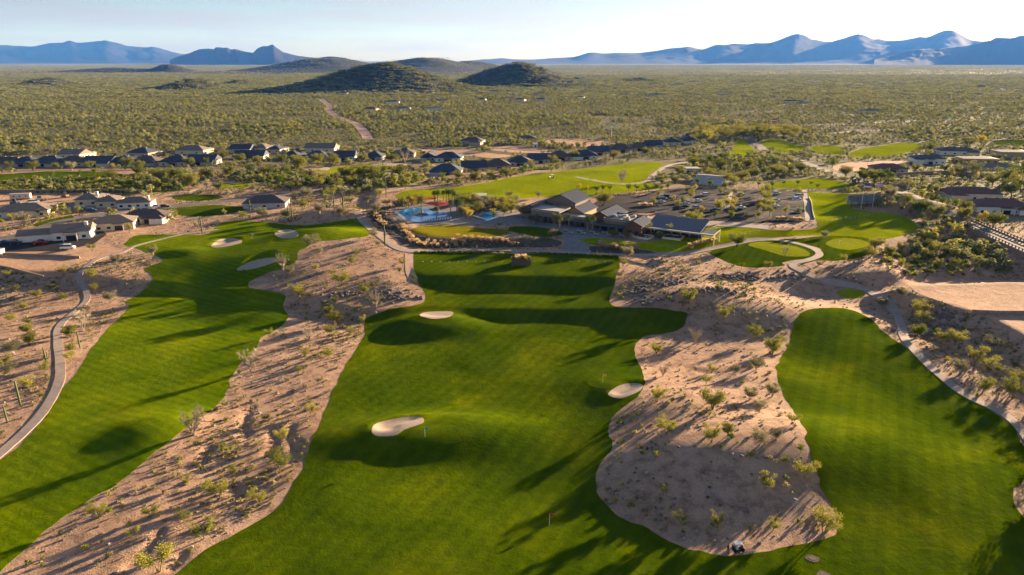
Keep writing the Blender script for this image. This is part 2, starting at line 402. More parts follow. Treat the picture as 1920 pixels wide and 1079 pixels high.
def leaf_mat(name, dark, light, trans=0.35):
    m, n, l, b = newmat(name)
    n.remove(b)
    out = [x for x in n if x.type == 'OUTPUT_MATERIAL'][0]
    oi = n.new('ShaderNodeObjectInfo'); g = n.new('ShaderNodeNewGeometry')
    t = noise_node(n, l, 1.3, 3, 0.6, g.outputs['Position'])
    ad = n.new('ShaderNodeMath'); ad.operation = 'MULTIPLY_ADD'; ad.inputs[1].default_value = 0.55
    l.new(oi.outputs['Random'], ad.inputs[0])
    sb = n.new('ShaderNodeMath'); sb.operation = 'SUBTRACT'; sb.inputs[1].default_value = 0.27
    l.new(t.outputs['Fac'], sb.inputs[0]); l.new(sb.outputs[0], ad.inputs[2])
    r = ramp_node(n, l, ad.outputs[0], [(0.15, dark), (0.85, light)])
    d = n.new('ShaderNodeBsdfDiffuse'); tr = n.new('ShaderNodeBsdfTranslucent'); mx = n.new('ShaderNodeMixShader')
    l.new(r.outputs[0], d.inputs['Color']); l.new(r.outputs[0], tr.inputs['Color'])
    mx.inputs[0].default_value = trans
    l.new(d.outputs[0], mx.inputs[1]); l.new(tr.outputs[0], mx.inputs[2]); l.new(mx.outputs[0], out.inputs['Surface'])
    return m

desert_mat('desert_sand', (0.15, 0.095, 0.062), (0.40, 0.245, 0.155), (0.53, 0.345, 0.23), True)
desert_mat('graded_dirt', (0.38, 0.22, 0.13), (0.46, 0.28, 0.17), (0.52, 0.33, 0.21))
desert_mat('weedy_ground', (0.0675, 0.105, 0.015), (0.216, 0.224, 0.035), (0.324, 0.308, 0.07))
desert_mat('mulch', (0.05, 0.04, 0.035), (0.09, 0.075, 0.06), (0.14, 0.115, 0.09))
desert_mat('hill_soil', (0.018, 0.028, 0.012), (0.035, 0.042, 0.018), (0.07, 0.065, 0.03))
desert_mat('mountain_rock', (0.016, 0.016, 0.016), (0.024, 0.022, 0.021), (0.034, 0.03, 0.028))  # rock darker than natural: shade painted into the colour to mute sunlit facets
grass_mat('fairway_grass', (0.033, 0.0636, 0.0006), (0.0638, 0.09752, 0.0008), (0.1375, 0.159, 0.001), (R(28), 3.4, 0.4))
grass_mat('striped_grass', (0.06325, 0.1134, 0.0006), (0.1128, 0.162, 0.0008), (0.2063, 0.2363, 0.001), (R(-62), 2.6, 0.5))
grass_mat('target_grass', (0.046, 0.080, 0.0008), (0.072, 0.108, 0.001), (0.13, 0.155, 0.001))
grass_mat('lawn_grass', (0.1631, 0.2041, 0.0015), (0.2285, 0.2654, 0.00225), (0.2938, 0.3165, 0.003))
grass_mat('putting_green', (0.1869, 0.2156, 0.0075), (0.23, 0.2516, 0.01), (0.266, 0.2804, 0.0125))
grass_mat('event_grass', (0.144, 0.138, 0.0048), (0.192, 0.168, 0.0072), (0.228, 0.192, 0.0108))
simple('bunker_sand', (0.40, 0.31, 0.235), 0.95, 0.08, 2.0, 0.06, spec=0.1)
simple('concrete', (0.34, 0.265, 0.215), 0.9, 0.12, 0.8, 0.02)
simple('plaza_paving_shaded', (0.20, 0.19, 0.185), 0.9, 0.15, 0.5, 0.02)  # paving colour darkened to stand in for the clubhouse's cast shadow
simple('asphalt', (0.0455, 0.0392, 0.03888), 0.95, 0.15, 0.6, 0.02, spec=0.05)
simple('road_asphalt', (0.15, 0.125, 0.11), 0.9, 0.12, 0.6, 0.02)
simple('dirt_track', (0.42, 0.29, 0.22), 0.95, 0.12, 0.6, 0.03, spec=0.1)
simple('white_paint', (0.75, 0.75, 0.73), 0.6, 0.05)
simple('stucco_white', (0.72, 0.68, 0.60), 0.9, 0.06, 0.7, 0.01)
simple('stucco_cream', (0.644, 0.5405, 0.3795), 0.9, 0.07, 0.7, 0.01)
simple('stucco_tan', (0.5, 0.3875, 0.275), 0.9, 0.08, 0.7, 0.01)
simple('stucco_grey', (0.45, 0.425, 0.4), 0.9, 0.08, 0.7, 0.01)
simple('sheathing', (0.50, 0.33, 0.16), 0.9, 0.15, 1.5, 0.01)
simple('club_stone', (0.20, 0.155, 0.115), 0.9, 0.15, 1.2, 0.01)
simple('brick', (0.16, 0.075, 0.05), 0.9, 0.25, 4.0, 0.02)
simple('timber', (0.42, 0.22, 0.08), 0.7, 0.2, 2.0, 0.01)
def roof_mat(name, c):
    m = simple(name, c, 0.75, 0.16, 1.1, 0.0, spec=0.35)
    n, l = m.node_tree.nodes, m.node_tree.links
    b = n['Principled BSDF']
    tc = n.new('ShaderNodeTexCoord'); w = n.new('ShaderNodeTexWave'); w.wave_type = 'BANDS'; w.bands_direction = 'Z'
    w.inputs['Scale'].default_value = 2.6; w.inputs['Distortion'].default_value = 0.6
    l.new(tc.outputs['Object'], w.inputs['Vector'])
    bump_node(n, l, w.outputs['Fac'], 0.5, 0.06, b)
    return m
roof_mat('roof_brown', (0.11, 0.08, 0.065))
roof_mat('roof_tan', (0.20, 0.155, 0.12))
roof_mat('roof_slate', (0.050, 0.060, 0.082))
roof_mat('roof_maroon', (0.15, 0.065, 0.05))
simple('roof_flat', (0.38, 0.355, 0.325), 0.85, 0.06)
simple('roof_metal', (0.075, 0.085, 0.105), 0.5, 0.08, 0.6, 0.0, 0.15)
simple('steel', (0.35, 0.36, 0.38), 0.35, 0.06, 1.0, 0.0, 0.8)
simple('dark_metal', (0.03, 0.03, 0.032), 0.5, 0.1)
simple('glass_dark', (0.025, 0.035, 0.045), 0.08, 0.05, spec=0.6)
simple('tyre', (0.02, 0.02, 0.02), 0.9, 0.1)
simple('bark', (0.13, 0.095, 0.065), 0.95, 0.2, 3.0, 0.02)
simple('pale_bark', (0.40, 0.34, 0.25), 0.95, 0.15, 3.0, 0.02)
simple('green_bark', (0.20, 0.19, 0.07), 0.9, 0.15, 3.0, 0.01)
simple('palm_bark', (0.26, 0.19, 0.13), 0.95, 0.2, 3.0, 0.03)
simple('cactus_green', (0.10, 0.13, 0.05), 0.8, 0.15, 3.0, 0.02)
simple('stone_wall', (0.30, 0.22, 0.17), 0.95, 0.2, 1.2, 0.04)
simple('boulder', (0.36, 0.29, 0.24), 0.95, 0.2, 1.2, 0.05)
simple('riprap', (0.176, 0.1425, 0.1275), 0.95, 0.3, 1.2, 0.05)
simple('red_fabric', (0.62, 0.10, 0.04), 0.8, 0.08)
simple('red_paint', (0.55, 0.03, 0.03), 0.5, 0.04)
simple('yellow_paint', (0.8, 0.55, 0.03), 0.5, 0.04)
simple('teal_paint', (0.03, 0.35, 0.33), 0.5, 0.04)
simple('blue_paint', (0.04, 0.08, 0.40), 0.5, 0.04)
simple('lime_paint', (0.25, 0.7, 0.06), 0.5, 0.04)
simple('dark_cloth', (0.02, 0.02, 0.025), 0.9, 0.1)
simple('skin', (0.45, 0.27, 0.19), 0.6, 0.05)
for nm, c in (('white', (0.78, 0.78, 0.77)), ('silver', (0.42, 0.44, 0.46)), ('black', (0.015, 0.015, 0.017)), ('grey', (0.12, 0.125, 0.13)), ('blue', (0.03, 0.07, 0.2)), ('red', (0.30, 0.02, 0.02)), ('green', (0.02, 0.12, 0.07))):
    simple('car_' + nm, c, 0.25, 0.02, 1.0, 0, 0.1, 0.5)
m, n, l, b = newmat('pool_water')
b.inputs['Base Color'].default_value = (0.02, 0.32, 0.62, 1); b.inputs['Roughness'].default_value = 0.06
g_ = n.new('ShaderNodeNewGeometry'); t_ = noise_node(n, l, 1.2, 3, 0.5, g_.outputs['Position']); bump_node(n, l, t_.outputs['Fac'], 0.3, 0.08, b)
l.new(ramp_node(n, l, t_.outputs['Fac'], [(0.3, (0.012, 0.22, 0.52)), (0.7, (0.03, 0.36, 0.66))]).outputs[0], b.inputs['Base Color'])
leaf_mat('leaf_paloverde', (0.1755, 0.189, 0.0405), (0.405, 0.3645, 0.0675))
leaf_mat('leaf_mesquite', (0.1073, 0.135, 0.027), (0.2925, 0.27, 0.06))
leaf_mat('leaf_scrub', (0.1046, 0.1307, 0.05705), (0.3556, 0.3376, 0.1284))
leaf_mat('leaf_sage', (0.168, 0.168, 0.09), (0.324, 0.288, 0.156))
leaf_mat('leaf_dry', (0.28, 0.23, 0.13), (0.42, 0.34, 0.19))
leaf_mat('leaf_gold', (0.32, 0.25, 0.03), (0.48, 0.37, 0.05))
leaf_mat('leaf_green', (0.0665, 0.112, 0.0132), (0.19, 0.224, 0.0275))
leaf_mat('leaf_palm', (0.07, 0.10, 0.035), (0.17, 0.18, 0.06))
leaf_mat('plume', (0.50, 0.36, 0.20), (0.68, 0.50, 0.28), 0.45)

def link(o, parent=None):
    col.objects.link(o)
    if parent is not None: o.parent = parent
    return o
def tag(o, label=None, cat=None, group=None, kind=None):
    if label: o['label'] = label
    if cat: o['category'] = cat
    if group: o['group'] = group
    if kind: o['kind'] = kind
    return o
def empty(name, loc=(0, 0, 0), rz=0.0, s=1.0):
    o = bpy.data.objects.new(name, None)
    o.empty_display_size = 0.5
    o.location = loc; o.rotation_euler = (0, 0, rz); o.scale = (s, s, s)
    return link(o)
class MB:
    "collects faces; build() links them as one mesh object"
    def __init__(s): s.v, s.f = [], []
    def add(s, vs, fs):
        k = len(s.v); s.v += [tuple(v) for v in vs]; s.f += [tuple(i + k for i in f) for f in fs]; return s
    def box(s, x0, x1, y0, y1, z0, z1):
        return s.add([(x0,y0,z0),(x1,y0,z0),(x1,y1,z0),(x0,y1,z0),(x0,y0,z1),(x1,y0,z1),(x1,y1,z1),(x0,y1,z1)],
                     [(0,3,2,1),(4,5,6,7),(0,1,5,4),(1,2,6,5),(2,3,7,6),(3,0,4,7)])
    def tube(s, pts, rad, n=6, cap=True):
        pts = [Vector(p) for p in pts]; vs, fs = [], []
        for k, p in enumerate(pts):
            d = (pts[min(k + 1, len(pts) - 1)] - pts[max(k - 1, 0)]).normalized()
            a = d.orthogonal().normalized() if abs(d.z) < 0.99 else Vector((1, 0, 0))
            b = d.cross(a).normalized()
            for j in range(n):
                t = 2 * math.pi * j / n
                vs.append(p + (a * math.cos(t) + b * math.sin(t)) * rad[k])
        for k in range(len(pts) - 1):
            for j in range(n):
                fs.append((k*n + j, k*n + (j+1) % n, (k+1)*n + (j+1) % n, (k+1)*n + j))
        if cap: fs += [tuple(range(n - 1, -1, -1)), tuple((len(pts)-1)*n + j for j in range(n))]
        return s.add(vs, fs)
    def prism(s, poly, z0, z1):
        n = len(poly)
        return s.add([(x, y, z0) for x, y in poly] + [(x, y, z1) for x, y in poly],
                     [tuple(range(n - 1, -1, -1)), tuple(range(n, 2*n))] + [(j, (j+1) % n, n + (j+1) % n, n + j) for j in range(n)])
    def mesh(s, name, mat, flat_=True):
        me = bpy.data.meshes.new(name); me.from_pydata(s.v, [], s.f)
        me.materials.append(MATS[mat])
        if not flat_: me.polygons.foreach_set('use_smooth', [True] * len(me.polygons))
        me.update(); return me
    def build(s, name, mat, parent=None, smooth_=False):
        return link(bpy.data.objects.new(name, s.mesh(name, mat, not smooth_)), parent)
def inst(name, me, parent=None, loc=None, rz=None, s=None):
    o = bpy.data.objects.new(name, me); link(o, parent)
    if loc is not None: o.location = loc
    if rz is not None: o.rotation_euler = (0, 0, rz)
    if s is not None: o.scale = (s, s, s) if not isinstance(s, tuple) else s
    return o
# ------------------------------------------------------------------ ground sheet to the horizon
def grid_rows():
    ys = [-400., -150., -40., 10., 40.]
    y = 58.
    while y < 900: ys.append(y); y *= 1 + 1 / 150
    while y < 90000: ys.append(y); y *= 1.04
    return np.array(ys)
ROWS = grid_rows()
US = np.concatenate([np.linspace(-3.2, -1.15, 14)[:-1], np.linspace(-1.15, 1.15, 345), np.linspace(1.15, 3.2, 14)[1:]])
GV_X = US[None, :] * np.maximum(ROWS, 75.)[:, None]
GV_Y = np.repeat(ROWS[:, None], len(US), 1)
GV_Z = H(GV_X, GV_Y)
def grid_mesh(name, X, Y, Z, mat):
    nr, nc = X.shape
    co = np.stack([X, Y, Z], 2).reshape(-1, 3).astype(np.float32)
    i = np.arange(nr - 1)[:, None] * nc + np.arange(nc - 1)[None, :]
    q = np.stack([i, i + 1, i + nc + 1, i + nc], 2).reshape(-1, 4)
    me = bpy.data.meshes.new(name)
    me.vertices.add(len(co)); me.vertices.foreach_set('co', co.ravel())
    me.loops.add(q.size); me.loops.foreach_set('vertex_index', q.ravel().astype(np.int32))
    me.polygons.add(len(q)); me.polygons.foreach_set('loop_start', np.arange(0, q.size, 4, dtype=np.int32))
    me.polygons.foreach_set('use_smooth', np.ones(len(q), bool))
    me.materials.append(MATS[mat]); me.update(calc_edges=True); me.validate()
    return me
tag(link(bpy.data.objects.new('ground', grid_mesh('ground', GV_X, GV_Y, GV_Z, 'desert_sand'))), 'pinkish desert ground with sparse scrub', None, None, 'structure')

BLOCK = []      # outlines where no desert scrub grows
def sheet(name, W, mat, off, label=None, kind='structure', rough=0.0, cat=None, skirt=0.35):
    "a thin layer with its own edge, lying on the ground inside a world outline"
    W = np.asarray(W, float)
    if mat not in ('weedy_ground', 'mulch'): BLOCK.append(W)
    # even out the outline
    out = []
    for k in range(len(W)):
        a, b = W[k - 1], W[k]
        L = np.hypot(*(b - a)); step = max(0.5, np.hypot(*b) / 260)
        nseg = max(1, int(L / step))
        for j in range(nseg): out.append(a + (b - a) * j / nseg)
    W = np.array(out)
    if rough:
        W = W + rough * np.stack([fbm(W[:, 0], W[:, 1], 3.0, 5, 2), fbm(W[:, 0], W[:, 1], 3.0, 6, 2)], 1)
    x0, x1, y0, y1 = W[:, 0].min(), W[:, 0].max(), W[:, 1].min(), W[:, 1].max()
    sel = (GV_X > x0) & (GV_X < x1) & (GV_Y > y0) & (GV_Y < y1)
    gx_, gy_ = GV_X[sel], GV_Y[sel]
    sd = np.full(len(gx_), -1.0)
    if len(gx_):
        ins = inside(W, gx_, gy_)
        gx_, gy_ = gx_[ins], gy_[ins]
        if len(gx_):
            keep = np.ones(len(gx_), bool)
            for c0 in range(0, len(gx_), 4000):
                s_ = slice(c0, c0 + 4000)
                d2 = ((gx_[s_, None] - W[None, :, 0]) ** 2 + (gy_[s_, None] - W[None, :, 1]) ** 2).min(1)
                keep[s_] = d2 > (0.3 * np.maximum(0.5, gy_[s_] / 150)) ** 2
            gx_, gy_ = gx_[keep], gy_[keep]
    P = [Vector((float(a), float(b))) for a, b in W] + [Vector((float(a), float(b))) for a, b in zip(gx_, gy_)]
    nb = len(W)
    vo, eo, fo, *_ = delaunay_2d_cdt(P, [], [list(range(nb))], 1, 1e-4)
    V = np.array([(v.x, v.y) for v in vo])
    Z = H(V[:, 0], V[:, 1]) + off
    verts = [(V[i, 0], V[i, 1], Z[i]) for i in range(len(V))]
    faces = [tuple(f) for f in fo]
    fixed = []
    for f in faces:
        a, b, c = V[f[0]], V[f[1]], V[f[2]]
        fixed.append(f if (b[0]-a[0])*(c[1]-a[1]) - (b[1]-a[1])*(c[0]-a[0]) > 0 else tuple(reversed(f)))
    faces = fixed
    cnt = {}
    for f in faces:
        for k in range(len(f)):
            e = (f[k - 1], f[k]); cnt[e] = 1
    low = {}
    for (a, b) in list(cnt):
        if (b, a) not in cnt:
            k0 = len(verts)        # the rim has its own vertices, so that the top stays smooth up to its edge
            verts += [verts[b], verts[a], (verts[a][0], verts[a][1], verts[a][2] - skirt), (verts[b][0], verts[b][1], verts[b][2] - skirt)]
            faces.append((k0, k0 + 1, k0 + 2, k0 + 3))
    me = bpy.data.meshes.new(name); me.from_pydata(verts, [], faces)
    me.polygons.foreach_set('use_smooth', [len(f) == 3 for f in faces])
    me.materials.append(MATS[mat]); me.update()
    o = link(bpy.data.objects.new(name, me))
    return tag(o, label, cat, None, kind)
def strip(name, pts, width, mat, off, label=None, world=False, kind='structure', w1=None, fixed_z=None):
    C = np.asarray(pts, float) if world else atp(smooth(pts, False, 8))
    d = np.r_[0, np.cumsum(np.hypot(*np.diff(C, axis=0).T))]
    n = max(3, int(d[-1] / max(0.9, np.hypot(*C.mean(0)) / 170)))
    t = np.linspace(0, d[-1], n)
    X, Y = np.interp(t, d, C[:, 0]), np.interp(t, d, C[:, 1])
    for _ in range(2):
        X[1:-1], Y[1:-1] = (X[:-2] + 2 * X[1:-1] + X[2:]) / 4, (Y[:-2] + 2 * Y[1:-1] + Y[2:]) / 4
    tx, ty = np.gradient(X), np.gradient(Y); L = np.hypot(tx, ty) + 1e-9
    nx, ny = -ty / L, tx / L
    hw = np.linspace(width, w1 or width, n) / 2 * (1 + 0.05 * fbm(X, Y, 5.0, 9, 2))
    k = np.linspace(-1, 1, 7)
    PX, PY = X[:, None] + nx[:, None] * hw[:, None] * k, Y[:, None] + ny[:, None] * hw[:, None] * k
    PZ = H(PX, PY) + off if fixed_z is None else np.repeat(np.asarray(fixed_z(t / d[-1]))[:, None], 7, 1)
    BLOCK.append(np.r_[np.c_[PX[:, 0], PY[:, 0]], np.c_[PX[:, -1], PY[:, -1]][::-1]])
    PX = np.c_[PX[:, :1], PX, PX[:, -1:]]; PY = np.c_[PY[:, :1], PY, PY[:, -1:]]
    PZ = np.c_[PZ[:, :1] - 0.4, PZ, PZ[:, -1:] - 0.4]
    me = grid_mesh(name, PX[:, ::-1], PY[:, ::-1], PZ[:, ::-1], mat); me.polygons.foreach_set('use_smooth', np.zeros(len(me.polygons), bool))
    o = link(bpy.data.objects.new(name, me))
    return tag(o, label, None, None, kind)

W = {k: atp(smooth(v, True, 6)) for k, v in OUT.items()}
WB = {k: atp(smooth(v, True, 6)) for k, v in BUNK.items()}
sheet('driving_range', W['range'], 'fairway_grass', 0.05, 'broad green driving range between the sandy desert strips', rough=0.38)
sheet('fairway', W['left'], 'striped_grass', 0.05, 'long green fairway along the desert houses', rough=0.38)
for k, mt, lb in (('far_fairway', 'lawn_grass', 'bright fairway behind the clubhouse'), ('west_fairway', 'fairway_grass', 'fairway strip below the row of houses'),
                  ('oval_a', 'fairway_grass', 'small oval green beside the village road'), ('oval_b', 'fairway_grass', 'rounded lawn below the village road'),
                  ('row_green', 'lawn_grass', 'green with bunkers below the house row'), ('small_green', 'lawn_grass', 'small tee in the scrub'),
                  ('north_a', 'lawn_grass', 'far fairway beside the villas'), ('north_b', 'lawn_grass', 'far fairway beside the dirt gap'),
                  ('north_c', 'lawn_grass', 'fairway beside the entry road'), ('north_d', 'lawn_grass', 'lawn at the bend of the entry road'),
                  ('north_e', 'fairway_grass', 'fairway far behind the tan villas'), ('tee_oval', 'lawn_grass', 'small oval tee on the sand'),
                  ('club_lawn', 'lawn_grass', 'lawn between clubhouse, parking and practice greens'), ('north_lawn', 'lawn_grass', 'lawn behind the car park'),
                  ('apron_a', 'fairway_grass', 'grass collar round the near practice green'), ('apron_b', 'fairway_grass', 'grass collar round the far practice green'),
                  ('event_lawn', 'event_grass', 'yellow green event lawn beside the pool')):
    nm = 'lawn' if 'lawn' in k else 'grass_collar' if 'apron' in k else 'tee' if k in ('tee_oval', 'small_green') else 'fairway'
    sheet(nm, W[k], mt, 0.05 if k != 'apron_b' else 0.07, lb, rough=0.15)
for k, lb in (('green_a', 'pale practice green inside the looping path'), ('green_b', 'pale oval practice green beyond the path'), ('left_green', 'putting green between the three bunkers'),
              ('target_a', 'target green under the upper range bunker'), ('target_b', 'target green beside the kidney bunker'), ('target_c', 'target green beside the island bunker')):
    sheet('green', W[k], 'putting_green' if k in ('green_a', 'green_b') else 'target_grass', 0.10 if k in ('green_a', 'green_b') else 0.085, lb, rough=0.1)
for k, lb in (('a', 'bunker at the lower side of the putting green'), ('b', 'bunker under the dark tee bank'), ('c', 'long bunker at the desert edge'), ('d', 'oval bunker on the range'),
              ('e', 'kidney bunker on the range'), ('f', 'bunker at the tip of the sandy island'), ('g', 'small bunker below the house row'), ('h', 'long bunker below the house row')):
    sheet('bunker', WB[k], 'bunker_sand', 0.11, lb, rough=0.08)

# bare, graded and weedy ground
for nm, mt, pts, lb in (
    ('dirt_lot', 'graded_dirt', [(1672,532),(1710,525),(1849,525),(1990,532),(2060,570),(1920,585),(1825,586),(1797,577)], 'big graded dirt pad above the right fairway'),
    ('dirt_lot', 'graded_dirt', [(1850,596),(1920,594),(2080,600),(2120,660),(1925,630),(1890,614)], 'lower graded dirt pad at the frame edge'),
    ('dirt_lot', 'graded_dirt', [(-140,366),(0,366),(60,366),(128,370),(120,384),(60,388),(0,392),(-140,400)], 'orange building lot with machines'),
    ('dirt_lot', 'graded_dirt', [(1020,267),(1040,261),(1090,261),(1150,268),(1140,272),(1100,275),(1050,273)], 'sandy building lot beyond the house row'),
    ('dirt_lot', 'graded_dirt', [(772,281),(840,279),(915,287),(960,292),(930,297),(880,293),(800,288)], 'sandy lots between the two house rows'),
    ('dirt_lot', 'graded_dirt', [(900,278),(960,274),(1040,281),(1030,287),(960,286)], 'flat sandy lot beside the white shed'),
    ('dirt_lot', 'graded_dirt', [(-120,478),(0,470),(110,468),(200,462),(235,474),(180,484),(130,500),(90,522),(0,500),(-120,490)], 'graded lot below the white house'),
    ('dirt_lot', 'graded_dirt', [(1558,318),(1590,305),(1690,303),(1700,312),(1640,318),(1600,322)], 'pinkish graded lot beside the villas'),
    ('weedy_field', 'weedy_ground', [(-200,345),(0,341),(90,338),(230,332),(330,326),(400,330),(360,345),(330,358),(270,363),(0,360),(-200,364)], 'yellow green weedy field'),
    ('weedy_field', 'weedy_ground', [(440,327),(560,320),(600,330),(720,326),(760,332),(820,340),(740,352),(640,345),(520,350),(440,340)], 'green brushy hollow below the house row'),
    ('mulch_bed', 'mulch', [(690,402),(705,420),(740,448),(765,464),(900,465),(1035,463),(1048,452),(1000,443),(945,444),(822,448),(785,443),(765,432),(740,420),(722,400),(735,388),(715,388)], 'dark planted bank below the pool and lawn'),
    ('mulch_bed', 'mulch', [(1098,462),(1125,463),(1180,465),(1232,474),(1280,476),(1270,479),(1180,477),(1100,473)], 'dark planted bank below the patio'),
    ('mulch_bed', 'mulch', [(1282,473),(1300,462),(1330,455),(1385,451),(1375,458),(1330,467)], 'planted bank beside the practice green path'),
):
    sheet(nm, atp(smooth(pts, True, 5)), mt, 0.04, lb, rough=0.4)
riprap_spots = [(1245,530,9,5),(1385,520,13,4),(1310,543,18,2.5),(1200,545,6,4),(1232,566,6,3),(650,552,7,3),(745,556,9,5),(1500,520,9,4),(1585,528,9,3),(1770,600,5,9),(1720,628,8,4)]

# ------------------------------------------------------------------ paths and roads
LP = [(-60,900),(10,843),(50,807),(83,770),(110,720),(113,683),(109,645),(112,612),(147,580),(163,563),(160,543),(148,527),(150,513),(167,497),(187,485),(233,472),(253,462),(320,445),(367,437),(410,431)]
strip('cart_path', LP, 2.7, 'concrete', 0.16, 'winding cart path along the left fairway', w1=1.6)
CP = [(668,398),(680,415),(695,430),(715,445),(735,460),(752,469),(775,471),(840,470),(920,470),(1000,472),(1060,474),(1120,477),(1200,479),(1276,477),(1320,470),(1369,460),(1409,451),(1454,450),(1498,458),(1527,468),(1537,478),(1520,487),(1490,494),(1485,500),(1500,508),(1543,526),(1605,538),(1638,551),(1666,571),(1682,593),(1691,618),(1699,640),(1719,662),(1738,682),(1766,707),(1799,734),(1826,750),(1876,773),(1906,796),(1930,826),(1960,870)]
strip('cart_path', CP, 3.4, 'concrete', 0.17, 'cart path from the pool past the range to the right fairway', w1=2.6)
strip('sand_path', [(767,476),(767,495),(769,512),(776,526)], 3.2, 'dirt_track', 0.1, 'short sandy path beside the range tee')
strip('cart_path', [(1080,332),(1150,345),(1205,343),(1225,328),(1250,312),(1285,305),(1330,300)], 3.2, 'concrete', 0.14, 'path crossing behind the clubhouse fairway')
strip('cart_path', [(-100,327),(0,324),(100,320),(230,318),(330,317),(440,314),(540,311),(600,309)], 3.0, 'concrete', 0.14, 'cart path under the house row')
strip('cart_path', [(345,362),(380,352),(420,343),(460,341),(500,345),(560,352)], 3.0, 'dirt_track', 0.14, 'sandy trail beside the small tee')
strip('cart_path', [(560,398),(620,385),(680,372),(720,360),(760,352),(800,338),(830,320),(800,306),(780,300)], 3.0, 'dirt_track', 0.12, 'sandy trail winding up to the houses')
strip('dirt_road', [(690,262),(687,255),(680,245),(665,232),(640,223),(622,213),(617,206),(618,199),(608,192),(603,186)], 11, 'dirt_track', 0.3, 'pink dirt road through the scrub', w1=14)
strip('road', [(-140,470),(0,449),(48,440),(71,432),(99,421),(124,414),(159,409),(207,400),(248,393),(283,388),(320,387),(400,380),(480,371),(530,365),(600,361)], 8, 'road_asphalt', 0.13, 'village road between the desert houses')
strip('road', [(780,279),(700,277),(640,277),(560,280),(470,279)], 8, 'road_asphalt', 0.13, 'road behind the house row')
strip('road', [(780,279),(860,281),(920,278),(1000,283),(1080,285)], 8, 'road_asphalt', 0.14, 'road through the sandy lots')
strip('road', [(1330,247),(1400,252),(1470,254),(1560,250),(1640,245),(1760,241),(1900,240)], 9, 'road_asphalt', 0.15, 'far road through the scrub')
strip('road', [(1470,236),(1560,234),(1700,228),(1800,225),(1930,223)], 10, 'road_asphalt', 0.15, 'highway far out in the scrub')
strip('road', [(1380,256),(1406,263),(1423,274),(1436,284),(1474,292),(1507,305),(1558,324),(1607,339),(1665,350),(1704,366),(1746,386),(1780,404),(1806,415)], 9, 'road_asphalt', 0.15, 'entry road from the scrub to the bridge')
for pts, lb in (([(1215,418),(1255,409),(1290,403),(1330,420),(1345,427),(1300,424),(1260,424)], 'walk beside the patio'), ):
    sheet('pavement', atp(pts), 'concrete', 0.10, lb)

# car park: asphalt lots, walks, kerbs, bay lines
def quad(name, pts, mat, off, label=None): return sheet(name, atp(pts), mat, off, label)
quad('parking_lot', [(1198,370),(1235,356),(1300,352),(1510,360),(1525,414),(1420,419),(1300,408),(1228,399)], 'asphalt', 0.09, 'asphalt car park with tree islands')
quad('driveway', [(1095,392),(1120,378),(1170,366),(1200,369),(1228,399),(1170,402)], 'asphalt', 0.11, 'drop off drive behind the clubhouse')
quad('pavement', [(1296,411),(1420,420),(1440,421),(1440,432),(1300,421)], 'concrete', 0.14, 'walk at the front of the car park')
quad('pavement', [(1504,357),(1512,357),(1524,416),(1510,416)], 'concrete', 0.15, 'pale walk on the east side of the car park')
quad('pavement', [(1366,362),(1374,361),(1368,392),(1358,392)], 'concrete', 0.15, 'pale walk in the middle of the car park')
quad('terrace', [(735,392),(790,384),(850,384),(940,392),(990,402),(985,420),(905,421),(800,421),(752,415),(738,404)], 'plaza_paving_shaded', 0.08, 'paved terrace round the pools')
quad('terrace', [(985,416),(1060,420),(1130,430),(1245,438),(1240,448),(1110,446),(1085,450),(1105,463),(1105,474),(1052,472),(1060,458),(1055,446),(985,428)], 'plaza_paving_shaded', 0.11, 'clubhouse terrace with steps to the range')
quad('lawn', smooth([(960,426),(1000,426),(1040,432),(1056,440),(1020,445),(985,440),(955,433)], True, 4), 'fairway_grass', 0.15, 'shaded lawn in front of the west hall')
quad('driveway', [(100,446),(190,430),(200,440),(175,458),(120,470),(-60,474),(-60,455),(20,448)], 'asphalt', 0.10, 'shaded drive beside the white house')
# white bay lines: one sheet each row
def bay_row(a, b, n, L):
    A, B = at(*a), at(*b)
    d = (B - A); u = Vector((-d.y, d.x, 0)).normalized()
    for k in range(n + 1):
        p = A + d * (k / n)
        q = p + u * L
        t = d.normalized() * 0.09
        W_ = [(p.x - t.x, p.y - t.y), (p.x + t.x, p.y + t.y), (q.x + t.x, q.y + t.y), (q.x - t.x, q.y - t.y)]
        o = sheet('bay_line', W_, 'white_paint', 0.125, None, skirt=0.02)
        o['kind'] = 'structure'
for a, b, n, L in (((1240,392),(1258,366),7,5), ((1305,397),(1314,366),8,5), ((1338,398),(1348,366),8,5), ((1382,400),(1386,366),8,5), ((1436,402),(1432,366),9,5), ((1500,404),(1490,366),9,5)):
    bay_row(a, b, n, L)
for pts, lb in (([(1283,366),(1304,361),(1300,396),(1272,395)], 'planted island between the first two parking lots'), ([(1362,362),(1367,362),(1358,400),(1350,400)], 'planting strip west of the middle walk'), ([(1375,362),(1379,362),(1378,402),(1368,402)], 'planting strip east of the middle walk'), ([(1424,362),(1441,362),(1449,411),(1417,411)], 'wide planted island before the eastern lot'), ([(1228,378),(1240,358),(1246,358),(1236,392)], 'planting strip on the west edge of the car park')):
    quad('planting_strip', pts, 'mulch', 0.16, lb)
strip('kerb', [(1228,400),(1300,409),(1420,420)], 0.3, 'concrete', 0.24, 'kerb along the front of the car park')

# pools
quad('pool', smooth([(750,397),(767,392),(797,391),(812,397),(840,400),(835,407),(813,410),(787,417),(767,414),(753,407),(747,402)], True, 6), 'pool_water', 0.16, 'large freeform blue pool with a planted island')
quad('pool', smooth([(905,402),(927,398),(932,402),(918,414),(908,413)], True, 6), 'pool_water', 0.16, 'small blue pool beside the clubhouse')

